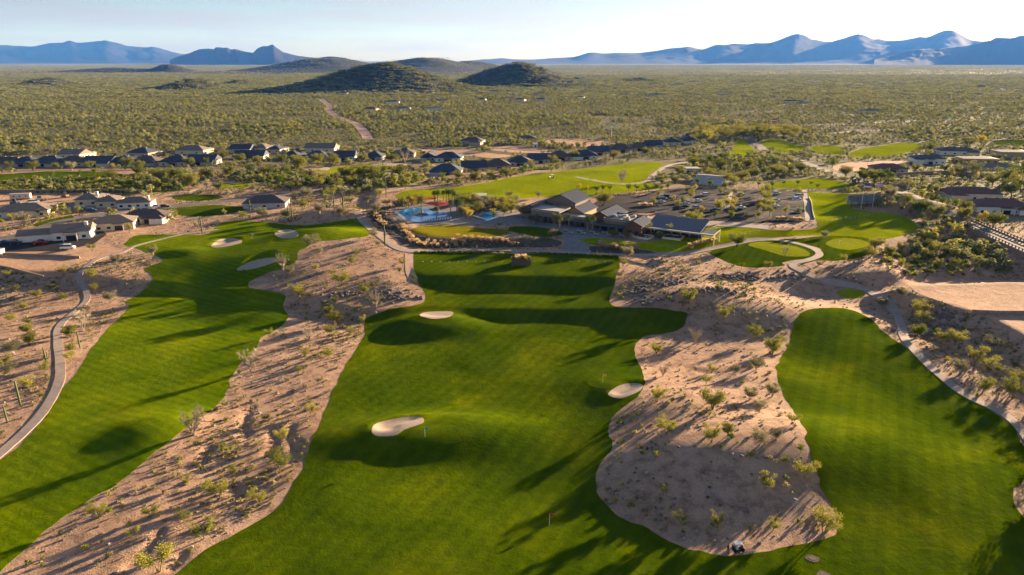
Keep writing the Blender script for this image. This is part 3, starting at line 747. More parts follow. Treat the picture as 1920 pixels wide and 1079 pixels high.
# ------------------------------------------------------------------ hills and mountains
def hill_h(X, Y):
    Z = np.zeros_like(X)
    for (px, base, w, top, sk, dp) in HILLS:
        yb = flat(px, base)[1]; D = yb + dp * 0.5
        cx = (px - CX) / FPX * D * 0.949
        rx = w / FPX * D / 2
        _, ry_, rz_ = rays(px, top); h = CAMZ + float(rz_ / ry_) * D
        u, v = (X - cx) / rx, (Y - D) / dp
        u = u - sk * (1 - np.abs(u))
        e = np.exp(-(np.abs(u) ** 2.0) * 2.6 - np.abs(v) ** 2 * 2.2)
        Z = np.maximum(Z, h * e + (e > 0.02) * e * 0.12 * h * fbm(X, Y, rx * 0.35, 21, 3))
    return Z
HILLS = [  # centre px, base py, width px, top py, skew, depth m
    (705, 172, 380, 121, 0.05, 215), (968, 162, 270, 119, 0.0, 200),
    (78, 160, 90, 147, 0.1, 120), (352, 168, 120, 149, 0.15, 150), (443, 158, 50, 149, 0, 90), (1085, 152, 60, 146, 0, 90), (1200, 153, 110, 147, 0, 90),
    (230, 136, 330, 127, 0, 260), (312, 136, 110, 121, 0.1, 200), (600, 136, 330, 108, 0.1, 700), (790, 137, 330, 110, 0, 700), (880, 134, 220, 114, 0, 500)]
for k, (px, base, w, top, sk, dp) in enumerate(HILLS):
    yb = float(flat(px, base)[1]); D = yb + dp * 0.5
    cx = (px - CX) / FPX * D * 0.949; rx = w / FPX * D / 2
    gx_, gy_ = np.meshgrid(np.linspace(cx - rx * 1.45, cx + rx * 1.45, 110), np.linspace(D - dp * 1.45, D + dp * 1.45, 60))
    keep = HILLS; HILLS = [keep[k]]
    Z = hill_h(gx_, gy_) - 0.9; HILLS = keep
    tag(link(bpy.data.objects.new('hill', grid_mesh('hill', gx_, gy_, Z, 'hill_soil'))), 'low dark scrubby hill on the desert plain', None, None, 'structure')
def range_(prof, D, depth, seed, rough, label):
    "mountain range standing at distance D: skyline as (px, py) with its own depth and spurs"
    P = np.asarray(prof, float)
    xs = np.linspace(P[0, 0], P[-1, 0], 420)
    top = np.interp(xs, P[:, 0], P[:, 1])
    k = np.array([0.15, 0.2, 0.3, 0.2, 0.15]); top = np.convolve(np.pad(top, 2, 'edge'), k, 'valid')
    _, ry_, rz_ = rays(xs, top)
    hh = CAMZ + 12 + rz_ / ry_ * D
    wx = (xs - CX) / ry_ * D
    v = np.linspace(-1, 1, 70)
    X = np.repeat(wx[None, :], 70, 0); Y = D + depth * np.repeat(v[:, None], len(wx), 1)
    spur = fbm(X, Y * 0.35, depth * 0.22, seed, 4, 0.55)
    prof_v = np.clip(1 - np.abs(v), 0, 1) ** 1.15
    Z = np.maximum(hh[None, :], 0) * np.clip(prof_v[:, None] * (1 + rough * spur * (1 - prof_v[:, None])) , 0, 1.0) + hh[None, :] * 0.025 * fbm(X, Y, depth * 0.06, seed + 3, 3) * prof_v[:, None]
    X = X * (Y / D)
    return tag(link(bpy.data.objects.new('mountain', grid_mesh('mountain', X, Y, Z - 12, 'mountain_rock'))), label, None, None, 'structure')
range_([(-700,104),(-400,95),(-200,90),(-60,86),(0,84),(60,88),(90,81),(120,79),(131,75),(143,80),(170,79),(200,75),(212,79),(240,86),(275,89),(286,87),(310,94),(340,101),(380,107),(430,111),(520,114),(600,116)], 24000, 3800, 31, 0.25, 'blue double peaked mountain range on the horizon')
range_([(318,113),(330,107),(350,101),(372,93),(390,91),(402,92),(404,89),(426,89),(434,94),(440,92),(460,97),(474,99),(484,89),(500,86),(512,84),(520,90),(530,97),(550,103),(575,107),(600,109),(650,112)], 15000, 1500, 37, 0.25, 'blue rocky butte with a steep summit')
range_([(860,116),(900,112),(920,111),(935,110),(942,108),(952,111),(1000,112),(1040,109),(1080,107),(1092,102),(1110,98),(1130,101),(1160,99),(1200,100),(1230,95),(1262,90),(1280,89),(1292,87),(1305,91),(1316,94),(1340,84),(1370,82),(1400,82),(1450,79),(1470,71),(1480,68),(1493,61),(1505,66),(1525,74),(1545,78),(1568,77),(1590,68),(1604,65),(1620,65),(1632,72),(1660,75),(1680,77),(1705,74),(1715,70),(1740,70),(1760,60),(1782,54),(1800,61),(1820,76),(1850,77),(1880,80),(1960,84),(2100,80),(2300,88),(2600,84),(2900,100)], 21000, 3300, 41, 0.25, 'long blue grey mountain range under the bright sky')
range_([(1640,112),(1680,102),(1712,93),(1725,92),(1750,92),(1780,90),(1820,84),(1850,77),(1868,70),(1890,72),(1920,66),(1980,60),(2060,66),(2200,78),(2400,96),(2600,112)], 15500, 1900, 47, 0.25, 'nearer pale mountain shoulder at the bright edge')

# ------------------------------------------------------------------ the air
hz = MB().box(-48000, 48000, -1500, 30000, -14, 1150)
me = bpy.data.meshes.new('haze'); me.from_pydata(hz.v, [], hz.f)
hm = bpy.data.materials.new('haze_air'); hm.use_nodes = True
hn, hl = hm.node_tree.nodes, hm.node_tree.links
hn.clear()
ho = hn.new('ShaderNodeOutputMaterial'); pv = hn.new('ShaderNodeVolumePrincipled')
pv.inputs['Color'].default_value = (0.062, 0.22, 0.76, 1)
pv.inputs['Absorption Color'].default_value = (1, 1, 1, 1)
pv.inputs['Density'].default_value = 3.3e-5
pv.inputs['Anisotropy'].default_value = 0.08
hl.new(pv.outputs[0], ho.inputs['Volume'])
me.materials.append(hm)
tag(link(bpy.data.objects.new('haze', me)), 'thin pale desert haze', None, None, 'stuff')
# ------------------------------------------------------------------ buildings
ORD = ['first', 'second', 'third', 'fourth', 'fifth', 'sixth', 'seventh', 'eighth', 'ninth', 'tenth', 'eleventh', 'twelfth']
def hip_roof(x0, x1, y0, y1, z, pitch, over=0.6, gable=None, t=0.22):
    x0 -= over; x1 += over; y0 -= over; y1 += over
    w, d = x1 - x0, y1 - y0
    m = MB()
    if gable is None: gable = False
    if w >= d:
        h = d / 2 * pitch; k = 0.0 if gable else d / 2
        a, b = (x0 + k, (y0 + y1) / 2, z + h), (x1 - k, (y0 + y1) / 2, z + h)
        vs = [(x0,y0,z),(x1,y0,z),(x1,y1,z),(x0,y1,z), a, b]
        fs = [(0,1,5,4),(1,2,5),(2,3,4,5),(3,0,4)]
    else:
        h = w / 2 * pitch; k = 0.0 if gable else w / 2
        a, b = ((x0 + x1) / 2, y0 + k, z + h), ((x0 + x1) / 2, y1 - k, z + h)
        vs = [(x0,y0,z),(x1,y0,z),(x1,y1,z),(x0,y1,z), a, b]
        fs = [(0,1,4),(1,2,5,4),(2,3,5),(3,0,4,5)]
    vs += [(x, y, z - t) for x, y, _ in vs[:4]]
    fs += [(0,6,7,1),(1,7,8,2),(2,8,9,3),(3,9,6,0),(6,9,8,7)]
    return m.add(vs, fs), h
def add_window(parent, x, y, z, w, h, face, frame='white_paint', name='window'):
    "window on a wall: frame with a recessed pane as its sub-part; face is the outward side"
    t, f = 0.10, 0.10
    m = MB(); g = MB()
    def bx(mm, a0, a1, z0, z1, d0, d1):
        if face == 'S': mm.box(x + a0, x + a1, y - d1, y - d0, z + z0, z + z1)
        elif face == 'N': mm.box(x + a0, x + a1, y + d0, y + d1, z + z0, z + z1)
        elif face == 'E': mm.box(x + d0, x + d1, y + a0, y + a1, z + z0, z + z1)
        else: mm.box(x - d1, x - d0, y + a0, y + a1, z + z0, z + z1)
    bx(m, -w/2, -w/2 + f, 0, h, 0.003, t); bx(m, w/2 - f, w/2, 0, h, 0.003, t)
    bx(m, -w/2 + f, w/2 - f, 0, f, 0.003, t); bx(m, -w/2 + f, w/2 - f, h - f, h, 0.003, t)
    bx(g, -w/2 + f, w/2 - f, f, h - f, 0.004, 0.03)
    o = m.build(name, frame, parent)
    g.build('pane', 'glass_dark', o)
    return o
def house(label, px, py, wpx, d, rot=0.0, h=3.2, wall='stucco_tan', roof='roof_slate', pitch=0.42, gable=False, wing=None, wings=None,
          nwin=3, patio=True, frame='white_paint', chimney=False, group=None, trim=None, name='house', cat='house'):
    p = at(px, py)
    w = wpx * mpp(p)
    o = empty(name, (p.x, p.y + d / 2 * 0.9, float(H(p.x, p.y + d / 2)) - 0.15), rot)
    tag(o, label, cat, group)
    BLOCK.append(np.array([(o.location.x + w * .62 * math.cos(a), o.location.y - 5 + (d * .62 + 9) * math.sin(a)) for a in np.linspace(0, 6.28, 10)[:-1]]))
    blocks = [(-w/2, w/2, -d/2, d/2, h)] + list((wings or (lambda w, d: []))(w, d))
    for k, (x0, x1, y0, y1, hh) in enumerate(blocks):
        MB().box(x0, x1, y0, y1, -1.2, hh).build('wall', wall, o)
        rf, rh = hip_roof(x0, x1, y0, y1, hh + 0.22 - 0.004 * k, pitch, 0.6, gable)
        r = rf.build('roof', roof, o)
        if gable and trim:
            pass
        if k == 0:
            for q in range(2):
                vx = x0 + (x1 - x0) * (0.35 + 0.3 * q)
                MB().box(vx - .2, vx + .2, (y0+y1)/2 + 1.2, (y0+y1)/2 + 1.6, hh, hh + rh + 0.25).build('roof_vent', 'steel', r)
            if chimney:
                MB().box(x1 - 2.2, x1 - 1.0, (y0+y1)/2 - 2.2, (y0+y1)/2 - 1.0, hh - 0.5, hh + rh + 0.9).build('chimney', 'stucco_white', r)
        if gable:
            # gable end walls
            if (x1 - x0) >= (y1 - y0):
                hg = (y1 - y0) / 2 * pitch
                for xx, s in ((x0 + 0.01, 1), (x1 - 0.01, -1)):
                    g = MB(); g.add([(xx, y0, hh), (xx, y1, hh), (xx, (y0+y1)/2, hh + hg), (xx + s*0.2, y0, hh), (xx + s*0.2, y1, hh), (xx + s*0.2, (y0+y1)/2, hh + hg)], [(0,2,1),(3,4,5),(0,1,4,3),(1,2,5,4),(2,0,3,5)]); g.build('gable_wall', wall, o)
    x0, x1, y0, y1, hh = blocks[0]
    n = nwin
    for q in range(n):
        xx = x0 + (x1 - x0) * (q + 0.5) / n
        if patio and q == n // 2:
            continue
        add_window(o, xx, y0, 0.9, min(1.8, (x1-x0)/n*0.55), 1.4, 'S', frame)
    if patio:
        pw = (x1 - x0) / n * 0.9; xx = x0 + (x1 - x0) * (n // 2 + 0.5) / n
        add_window(o, xx, y0, 0.1, pw, 2.3, 'S', frame, 'patio_door')
        MB().box(xx - pw/2 - .6, xx + pw/2 + .6, y0 - 2.6, y0 - 0.02, hh - 0.35, hh - 0.15).build('porch_roof', roof, o)
        for s in (-1, 1):
            MB().box(xx + s*(pw/2 + .4) - .15, xx + s*(pw/2 + .4) + .15, y0 - 2.5, y0 - 2.2, -0.8, hh - 0.36).build('post', wall, o)
    for xs, fc in ((x1, 'E'), (x0, 'W')):
        add_window(o, xs, (y0 + y1) / 2 - (y1 - y0) * .2, 0.9, 1.5, 1.4, fc, frame)
        add_window(o, xs, (y0 + y1) / 2 + (y1 - y0) * .2, 0.9, 1.5, 1.4, fc, frame)
    return o
Lw = lambda sx, f=0.45, dd=5.0, hh=3.0: (lambda w, d: [((-w/2 + .3 if sx < 0 else w/2 - .3 - w*f), (-w/2 + .3 + w*f if sx < 0 else w/2 - .3), -d/2 - dd, -d/2 + 1.0, hh)])
Nw = lambda sx, f=0.45, dd=5.0, hh=3.0: (lambda w, d: [((-w/2 + .3 if sx < 0 else w/2 - .3 - w*f), (-w/2 + .3 + w*f if sx < 0 else w/2 - .3), d/2 - 1.0, d/2 + dd, hh)])

# houses near the left fairway
house('white house with tan gable roof nearest the putting green, patio to the course', 128, 450, 62, 11, 0.33, 3.8, 'stucco_white', 'roof_tan', 0.42, True, nwin=3, chimney=True, wings=lambda w, d: [(-w/2 - 13, -w/2 + .4, -d/2 + 1.0, d/2 - 2.5, 3.2)])
house('cream house with grey tan hip roof behind the white gabled house', 207, 432, 66, 12, 0.33, 3.6, 'stucco_cream', 'roof_tan', 0.4, False, nwin=4, wings=Nw(-1, .5, 6))
house('white modern house with dark brown roof at the end of the village road', 268, 419, 78, 11, 0.12, 3.4, 'stucco_white', 'roof_brown', 0.42, False, nwin=4, wings=Lw(1, .3, 3))
house('long tan roofed house with a hedge lawn on the building lot', 34, 408, 92, 14, 0.25, 3.4, 'stucco_cream', 'roof_tan', 0.36, False, nwin=4, patio=False)
house('grey roofed house nearest the orange lot in the village trio', 161, 386, 40, 12, 0.2, 3.6, 'stucco_cream', 'roof_tan', 0.4, False, nwin=2, patio=False, chimney=True, wings=Nw(1, .6, 5))
house('grey roofed house in the middle of the village trio', 198, 389, 38, 11, 0.2, 3.4, 'stucco_cream', 'roof_tan', 0.4, False, nwin=2, patio=False, wings=Nw(-1, .6, 6))
house('grey roofed house of the village trio beside the parked trucks', 249, 391, 58, 10, 0.2, 3.2, 'stucco_white', 'roof_tan', 0.38, False, nwin=4, patio=False, chimney=True)
house('lone brown roofed house on the sandy ground above the left fairway', 494, 391, 76, 13, 0.12, 3.2, 'stucco_grey', 'roof_brown', 0.42, False, nwin=3, patio=False)
# the long row of houses in the middle distance
rowA = [(-28,313,44),(6,313,36),(42,313,40),(87,313,48),(133,312,44),(182,312,46),(227,311,36),(271,311,42),(326,311,46),(376,310,46)]
for k, (x, y, w) in enumerate(rowA):
    house(f'{["slate", "brown"][k % 3 == 1]} roofed house above the far fairway, {ORD[k]} of the row counted from the frame edge', x, y, w * 1.16, 15, rng.uniform(-.06, .06), 3.3,
          ['stucco_tan', 'stucco_grey', 'stucco_cream'][k % 3], ['roof_slate', 'roof_brown', 'roof_slate'][k % 3], 0.5, k % 4 == 1, nwin=3, wings=Lw(1 if k % 2 else -1, .42, 3) if k % 2 else Nw(1, .5, 5), group='houses in the row above the far fairway')
rowB = [(133,297,42,'above the fourth front house'), (262,294,40,'above the seventh front house'), (357,289,50,'above the last two front houses'), (450,287,34,'left of two small ones by the scrub'),
        (490,285,24,'small, between two others at the scrub'), (515,288,24,'small with square dark roof at the scrub'), (600,285,50,'with pale lit roof ridge at the scrub')]
for k, (x, y, w, t) in enumerate(rowB):
    house(f'house of the back row {t}', x, y, w * 1.1, 15, rng.uniform(-.2, .1), 3.6, ['stucco_cream', 'stucco_tan'][k % 2], ['roof_tan', 'roof_slate'][k % 2], 0.45, k % 3 == 0, nwin=2, patio=False, wings=Nw(1, .5, 5), group='houses of the back row beside the scrub')
rowC = [(466,299,52,'stucco_cream','roof_slate','with a sunlit tan gable wing'),(544,301,36,'stucco_tan','roof_slate','with pale roof corner'),(592,301,44,'stucco_tan','roof_slate','above the big round tree'),(645,301,36,'stucco_white','roof_slate','with pale porch above the small bunker'),
        (700,301,34,'stucco_grey','roof_slate','above the green with bunkers'),(757,295,36,'stucco_tan','roof_brown','beside the bare tree'),(805,301,26,'stucco_grey','roof_slate','small, beside a white gabled one'),(841,303,46,'stucco_white','roof_slate','with white gable wall'),
        (836,328,54,'stucco_grey','roof_slate','with long covered porch'),(888,322,44,'stucco_tan','roof_slate','beside the long porch house'),(932,319,44,'stucco_tan','roof_brown','above the sandy path'),(974,311,40,'stucco_grey','roof_slate','beside the golden shrub'),
        (1010,306,36,'stucco_cream','roof_slate','with square dark roof'),(1050,301,42,'stucco_tan','roof_brown','above the pink path'),(1095,299,48,'stucco_white','roof_slate','with white garden wall'),(1123,291,34,'stucco_tan','roof_slate','set back behind the walled one'),
        (1165,286,40,'stucco_tan','roof_brown','with wide brown roof'),(1199,283,36,'stucco_tan','roof_brown','above the fairway end'),(1227,279,28,'stucco_grey','roof_slate','third from the far end'),(1261,273,26,'stucco_cream','roof_slate','second from the far end'),(1292,269,24,'stucco_cream','roof_slate','last at the far end')]
for k, (x, y, w, wl_, rf, t) in enumerate(rowC):
    house(f'house in the course row {t}', x, y, w * 1.06, 15, rng.uniform(-.08, .05) + (0.12 if x > 880 else 0), 3.3, wl_, rf, 0.5, k % 3 == 0, nwin=3 if w > 30 else 2, patio=w > 30, wings=(Nw(1, .5, 5) if k % 2 else Lw(-1, .4, 3)), group='houses along the course behind the clubhouse')
house('brown house with low wings on the sandy road', 886, 271, 42, 14, -.2, 3.6, 'stucco_tan', 'roof_brown', 0.4, False, nwin=3, patio=False, wings=Lw(1, .5, 6))
house('low dark brown house beyond the sandy lots', 988, 266, 36, 12, 0, 3.4, 'stucco_tan', 'roof_brown', 0.35, False, nwin=3, patio=False)
# villas on the right
house('white villa with dark roof and arched front above the shaded wall', 1744, 308, 56, 12, -.1, 4.6, 'stucco_white', 'roof_slate', 0.3, False, nwin=5, wings=Lw(-1, .25, 3, 4.2))
house('white villa with brown roof under the golden tree', 1800, 291, 66, 14, -.15, 3.8, 'stucco_white', 'roof_brown', 0.34, False, nwin=4, patio=False, wings=Lw(1, .3, 3))
house('unfinished tan house with pale flat roof', 1840, 306, 62, 14, -.12, 3.6, 'sheathing', 'roof_tan', 0.10, False, nwin=5, patio=False, frame='sheathing')
house('unfinished orange timber sheathed house at the frame edge', 1905, 296, 56, 16, -.1, 5.0, 'sheathing', 'roof_tan', 0.12, False, nwin=4, patio=False, frame='white_paint', wings=Nw(1, .5, 6, 4))
house('low house with maroon roof beside the pink lot', 1672, 324, 58, 14, -.1, 3.4, 'stucco_tan', 'roof_maroon', 0.34, False, nwin=3, wings=Lw(-1, .35, 4))
house('long grey tan roofed house behind the hedge', 1868, 320, 84, 13, -.08, 3.2, 'stucco_grey', 'roof_tan', 0.28, False, nwin=4, patio=False)
house('cream house with maroon hip roof above the bridge', 1828, 376, 96, 13, -.12, 4.0, 'stucco_cream', 'roof_maroon', 0.38, False, nwin=5, patio=False, wings=Lw(-1, .28, 4, 3.6))
house('big white porch house with maroon roof beside the bridge', 1885, 402, 104, 15, -.08, 4.0, 'stucco_white', 'roof_maroon', 0.36, False, nwin=5, wings=Lw(1, .3, 2.5))
# scattered far houses in the scrub
far = [(644,177,16),(729,176,14),(760,175,18),(806,176,14),(890,173,20),(925,173,14),(695,208,24),(735,194,26),(755,207,28),(828,191,18),(812,207,32),(903,189,16),(955,186,14),(975,190,20),(1015,189,18),(1010,178,26),(1090,185,12),(1228,180,26),(1275,160,22),(1300,155,18),(1358,181,24),(1395,184,18),(1528,157,26),(1655,160,12),(1685,159,20),(1485,193,30),(1633,212,34),(1840,164,16),(1878,170,14),(1512,194,18),(20,308,1)]
for k, (x, y, w) in enumerate(far[:-1]):
    side = 'below the twin hills' if x < 1060 else 'on the open plain'
    rank = sorted(t[0] for t in far[:-1] if (t[0] < 1060) == (x < 1060)).index(x)
    house(f'small far house {side}, {ORD[rank] if rank < 12 else str(rank + 1) + "th"} counting away from the dirt road', x, y + 1, w, 12, rng.uniform(-.4, .4), 4.4, ['stucco_tan', 'stucco_white', 'stucco_grey'][k % 3], ['roof_slate', 'roof_tan', 'roof_brown'][(k + k // 3) % 3], 0.3, False, nwin=2, patio=False, wings=Nw(1, .5, 5), group='far houses ' + side)

# ------------------------------------------------------------------ clubhouse
cbA, cbB = at(996, 415), at(1200, 440)
cdir = Vector((cbB.x - cbA.x, cbB.y - cbA.y, 0)); CL = cdir.length; crot = math.atan2(cdir.y, cdir.x)
club = empty('clubhouse', (cbA.x, cbA.y, cbA.z), crot)
tag(club, 'long low clubhouse with grey gable roofs, flat white roofs and shaded patio', 'clubhouse')
def gable_block(x0, x1, y0, y1, h, pitch, roof, wall, along='y', over=.7, nm='hall'):
    MB().box(x0, x1, y0, y1, -1, h).build('wall', wall, club)
    m = MB(); t = .25
    if along == 'y':
        c = (x0 + x1) / 2; r = (x1 - x0) / 2 * pitch; e = pitch * over
        for s, xa in ((-1, x0 - over), (1, x1 + over)):
            vs = [(xa, y0 - over, h - e), (c, y0 - over, h + r), (c, y1 + over, h + r), (xa, y1 + over, h - e)]
            vs += [(x, y, z + t) for x, y, z in vs]
            m.add(vs, [(0,1,2,3),(7,6,5,4),(0,4,5,1),(1,5,6,2),(2,6,7,3),(3,7,4,0)] if s < 0 else [(3,2,1,0),(4,5,6,7),(1,5,4,0),(2,6,5,1),(3,7,6,2),(0,4,7,3)])
        for yy, s in ((y0, .2), (y1, -.2)):
            g = MB(); g.add([(x0, yy, h), (x1, yy, h), (c, yy, h + r), (x0, yy + s, h), (x1, yy + s, h), (c, yy + s, h + r)], [(0,1,2),(5,4,3),(0,3,4,1),(1,4,5,2),(2,5,3,0)]); g.build('gable_wall', wall, club)
    r_ = m.build('roof', roof, club)
    if along == 'y':
        n = int((y1 - y0) / 1.6)
        for k in range(n + 1):
            yy = y0 - over + .1 + k * (y1 - y0 + 2 * over - .2) / n
            sm = MB()
            for xa, zz in ((x0 - over, h - pitch * over), (x1 + over, h - pitch * over)):
                cc = (x0 + x1) / 2; rr = h + (x1 - x0) / 2 * pitch
                sm.add([(xa, yy - .05, zz + t + .002), (cc, yy - .05, rr + t + .002), (cc, yy + .05, rr + t + .002), (xa, yy + .05, zz + t + .002), (xa, yy - .05, zz + t + .12), (cc, yy - .05, rr + t + .12), (cc, yy + .05, rr + t + .12), (xa, yy + .05, zz + t + .12)],
                       [(0,3,2,1),(4,5,6,7),(0,1,5,4),(1,2,6,5),(2,3,7,6),(3,0,4,7)])
            sm.build('seam', roof, r_)
    return r_
def flat_block(x0, x1, y0, y1, h, wall='stucco_cream', par=.5, lower=None):
    MB().box(x0, x1, y0, y1, -1, h).build('wall', wall, club)
    if lower: MB().box(x0 - .06, x1 + .06, y0 - .06, y1 + .06, -1.01, lower).build('brick_base', 'brick', club)
    MB().box(x0 - .3, x1 + .3, y0 - .3, y1 + .3, h + .002, h + .25).build('roof', 'roof_flat', club)
    p = MB(); p.box(x0 - .3, x1 + .3, y0 - .3, y0, h + .252, h + .25 + par); p.box(x0 - .3, x1 + .3, y1, y1 + .3, h + .252, h + .25 + par)
    p.box(x0 - .3, x0, y0 + .002, y1 - .002, h + .252, h + .25 + par); p.box(x1, x1 + .3, y0 + .002, y1 - .002, h + .252, h + .25 + par)
    p.build('parapet', 'club_stone', club)
K = CL / 52.0
BLOCK.append(atp([(975,378),(1010,364),(1045,356),(1120,375),(1260,395),(1300,405),(1290,430),(1200,445),(985,425)]))
def S(*a): return [v * K for v in a]
# west hall, front block and wings, in metres from the south west corner
gable_block(*S(-2, 13, 19, 36), 6.6, .42, 'roof_metal', 'club_stone')
gable_block(*S(-8, 1, 6, 22), 4.6, .34, 'roof_metal', 'club_stone')
flat_block(*S(0, 14, 0, 11), 5.4, 'club_stone', .5, 2.4)
gable_block(*S(14.5, 22.5, 7, 22), 5.2, .46, 'roof_metal', 'timber')
flat_block(*S(14.2, 31, .5, 7), 4.2, 'club_stone', .4)
gable_block(*S(28, 38, 2, 20), 5.2, .46, 'roof_metal', 'brick')
flat_block(*S(36, 51, -1, 12), 5.2, 'club_stone', .7)
gable_block(*S(47, 54, -4.5, 7), 5.2, .44, 'roof_metal', 'brick')
MB().box(*S(15, 30), .5 * K - 3, .5 * K - .02, 2.9, 3.2).build('patio_roof', 'roof_metal', club)
MB().box(*S(31, 46), -1 * K - 4.5, -1 * K - .35, 3.3, 3.6).build('patio_roof', 'roof_metal', club)
for x in (16, 20, 24, 28): MB().box(x*K - .15, x*K + .15, .5*K - 2.9, .5*K - 2.6, -.5, 2.89).build('post', 'dark_metal', club)
for x in (32, 36, 40, 44): MB().box(x*K - .2, x*K + .2, -1*K - 4.3, -1*K - 3.9, -.5, 3.29).build('post', 'brick', club)
# east pavilion with the long dining room roof
ex0, ex1, ey0, ey1 = S(54, 77, 2, 13)
MB().box(ex0 + 1, ex1 - 1, ey0 + 4, ey1 - 1, -1, 3.8).build('wall', 'glass_dark', club)
rm = MB()
rv = [(ex0, ey0 - 2, 3.9), (ex1, ey0 - 2, 3.9), (ex1, ey1 + 1, 6.4), (ex0, ey1 + 1, 6.4)]
rm.add(rv + [(x, y, z + .3) for x, y, z in rv], [(3,2,1,0),(4,5,6,7),(0,1,5,4),(1,2,6,5),(2,3,7,6),(3,0,4,7)])
rm.build('pavilion_roof', 'roof_metal', club)
MB().box(ex0 - .3, ex1 + 6, ey0 - 3.2, ey0 - 2.05, 3.55, 4.15).build('fascia', 'roof_flat', club)
for k in range(7):
    x = ex0 + .4 + k * (ex1 - ex0 - .8) / 6
    MB().box(x - .18, x + .18, ey0 - 2.8, ey0 - 2.4, -1, 3.54).build('column', 'dark_metal', club)
for k in range(9):   # pergola slats
    y = ey0 - 1.9 + k * 1.1
    MB().box(ex1 + .4, ex1 + 6, y, y + .18, 3.7, 3.95).build('pergola_slat', 'steel', club)
MB().box(ex1 + 5.7, ex1 + 6, ey0 - 2.0, ey0 + 8.2, 3.96, 4.2).build('pergola_beam', 'roof_flat', club)
for yy in (ey0 - 1.6, ey0 + 7.6): MB().box(ex1 + 5.6, ex1 + 5.9, yy, yy + .3, -1, 3.69).build('pergola_post', 'stucco_cream', club)
flat_block(*S(55, 63, 15, 21), 3.6, 'club_stone', .4)
flat_block(*S(65, 72, 15, 20), 3.4, 'brick', .4)
# roof plant
for k in range(11):
    x, y = rng.uniform(37.5, 46) * K, rng.uniform(1, 10.5) * K
    w, d, h_ = rng.uniform(.5, 1.2), rng.uniform(.5, 1.1), rng.uniform(.5, 1.3)
    MB().box(x - w, x + w, y - d, y + d, 5.46 + .002 * k, 5.45 + h_).build('roof_unit', ['steel', 'roof_flat'][k % 2], club)
for x in (2.2, 4.6, 7.4, 10, 12.2): add_window(club, x*K, -.07, .1, 1.7, 2.9, 'S', 'dark_metal')
for x in (15.6, 18, 20.4, 22.8, 25.2): add_window(club, x*K, .5*K, .3, 2.0, 2.2, 'S', 'dark_metal')
for x in (33, 36.5, 40, 43.5): add_window(club, x*K, -1*K if x > 36 else 2*K, .2, 2.6, 2.5, 'S', 'dark_metal')
for x in (49, 52): add_window(club, x*K, -4.5*K, .3, 1.8, 2.4, 'S', 'dark_metal')
# pool house, pavilion, sheds
def shed(name, label, cat, px, py, wpx, d, h, wall, roof, rot=0.0, over=.5, doors=2):
    p = at(px, py); w = wpx * mpp(p)
    o = empty(name, (p.x, p.y + d/2, float(H(p.x, p.y + d/2)) - .1), rot); tag(o, label, cat)
    MB().box(-w/2, w/2, -d/2, d/2, -.8, h).build('wall', wall, o)
    MB().box(-w/2 - over, w/2 + over, -d/2 - over, d/2 + over, h + .002, h + .3).build('roof', roof, o)
    for k in range(doors): add_window(o, -w/2 + w*(k + .5)/doors, -d/2, .1, min(1.6, w/doors*.6), 2.1, 'S', 'dark_metal', 'door')
    return o
shed('pool_house', 'white flat roofed pool house behind the palms', 'pool house', 897, 379, 26, 7, 3.2, 'stucco_cream', 'roof_flat')
shed('garden_wall_building', 'low dark walled service building beside the clubhouse', 'building', 945, 390, 46, 4, 3.0, 'brick', 'roof_slate', .05, .2, 3)
shed('pavilion', 'small white pavilion above the dark steps behind the car park', 'pavilion', 1298, 326, 24, 7, 3.6, 'stucco_grey', 'roof_flat', 0, .8, 3)
shed('construction_shed', 'tiny white shed on the sandy lot', 'shed', 1004, 277, 9, 5, 3.4, 'stucco_white', 'roof_flat', 0, .2, 1)
shed('utility_hut', 'small white hut at the edge of the graded lot', 'hut', -2, 480, 9, 2.4, 2.4, 'stucco_white', 'roof_flat', 0, .15, 1)
# terraced steps behind the car park
p = at(1322, 347); o = empty('terrace_steps', p, -.5); tag(o, 'dark blue shaded terrace steps on the bank behind the car park', 'steps')
for k in range(7): MB().box(-9, 9, k * 2.4, k * 2.4 + 2.398, -.6, .5 + k * .55).build('step', 'stucco_grey', o)
# golf simulator bays / four dark sloped canopies on the bank below the flags
p = at(1620, 386); o = empty('practice_shelter', p, -.05); tag(o, 'row of four dark sloped canopies on the bank under the flags', 'shelter')
for k in range(4):
    x = -7.6 + k * 4.1
    m = MB(); v = [(x, -2.5, 2.6), (x + 3.7, -2.5, 2.6), (x + 3.7, 3, 4.4), (x, 3, 4.4)]
    m.add(v + [(a, b_, c + .18) for a, b_, c in v], [(3,2,1,0),(4,5,6,7),(0,1,5,4),(1,2,6,5),(2,3,7,6),(3,0,4,7)]); m.build('canopy', 'roof_metal', o)
    MB().box(x + .1, x + .3, -2.3, -2.1, -1.5, 2.6).build('post', 'dark_metal', o)
    MB().box(x + 3.4, x + 3.6, -2.3, -2.1, -1.5, 2.6).build('post', 'dark_metal', o)
MB().box(-7.6, 8.4, 2.6, 3.0, -1.5, 4.1).build('back_wall', 'stucco_grey', o)

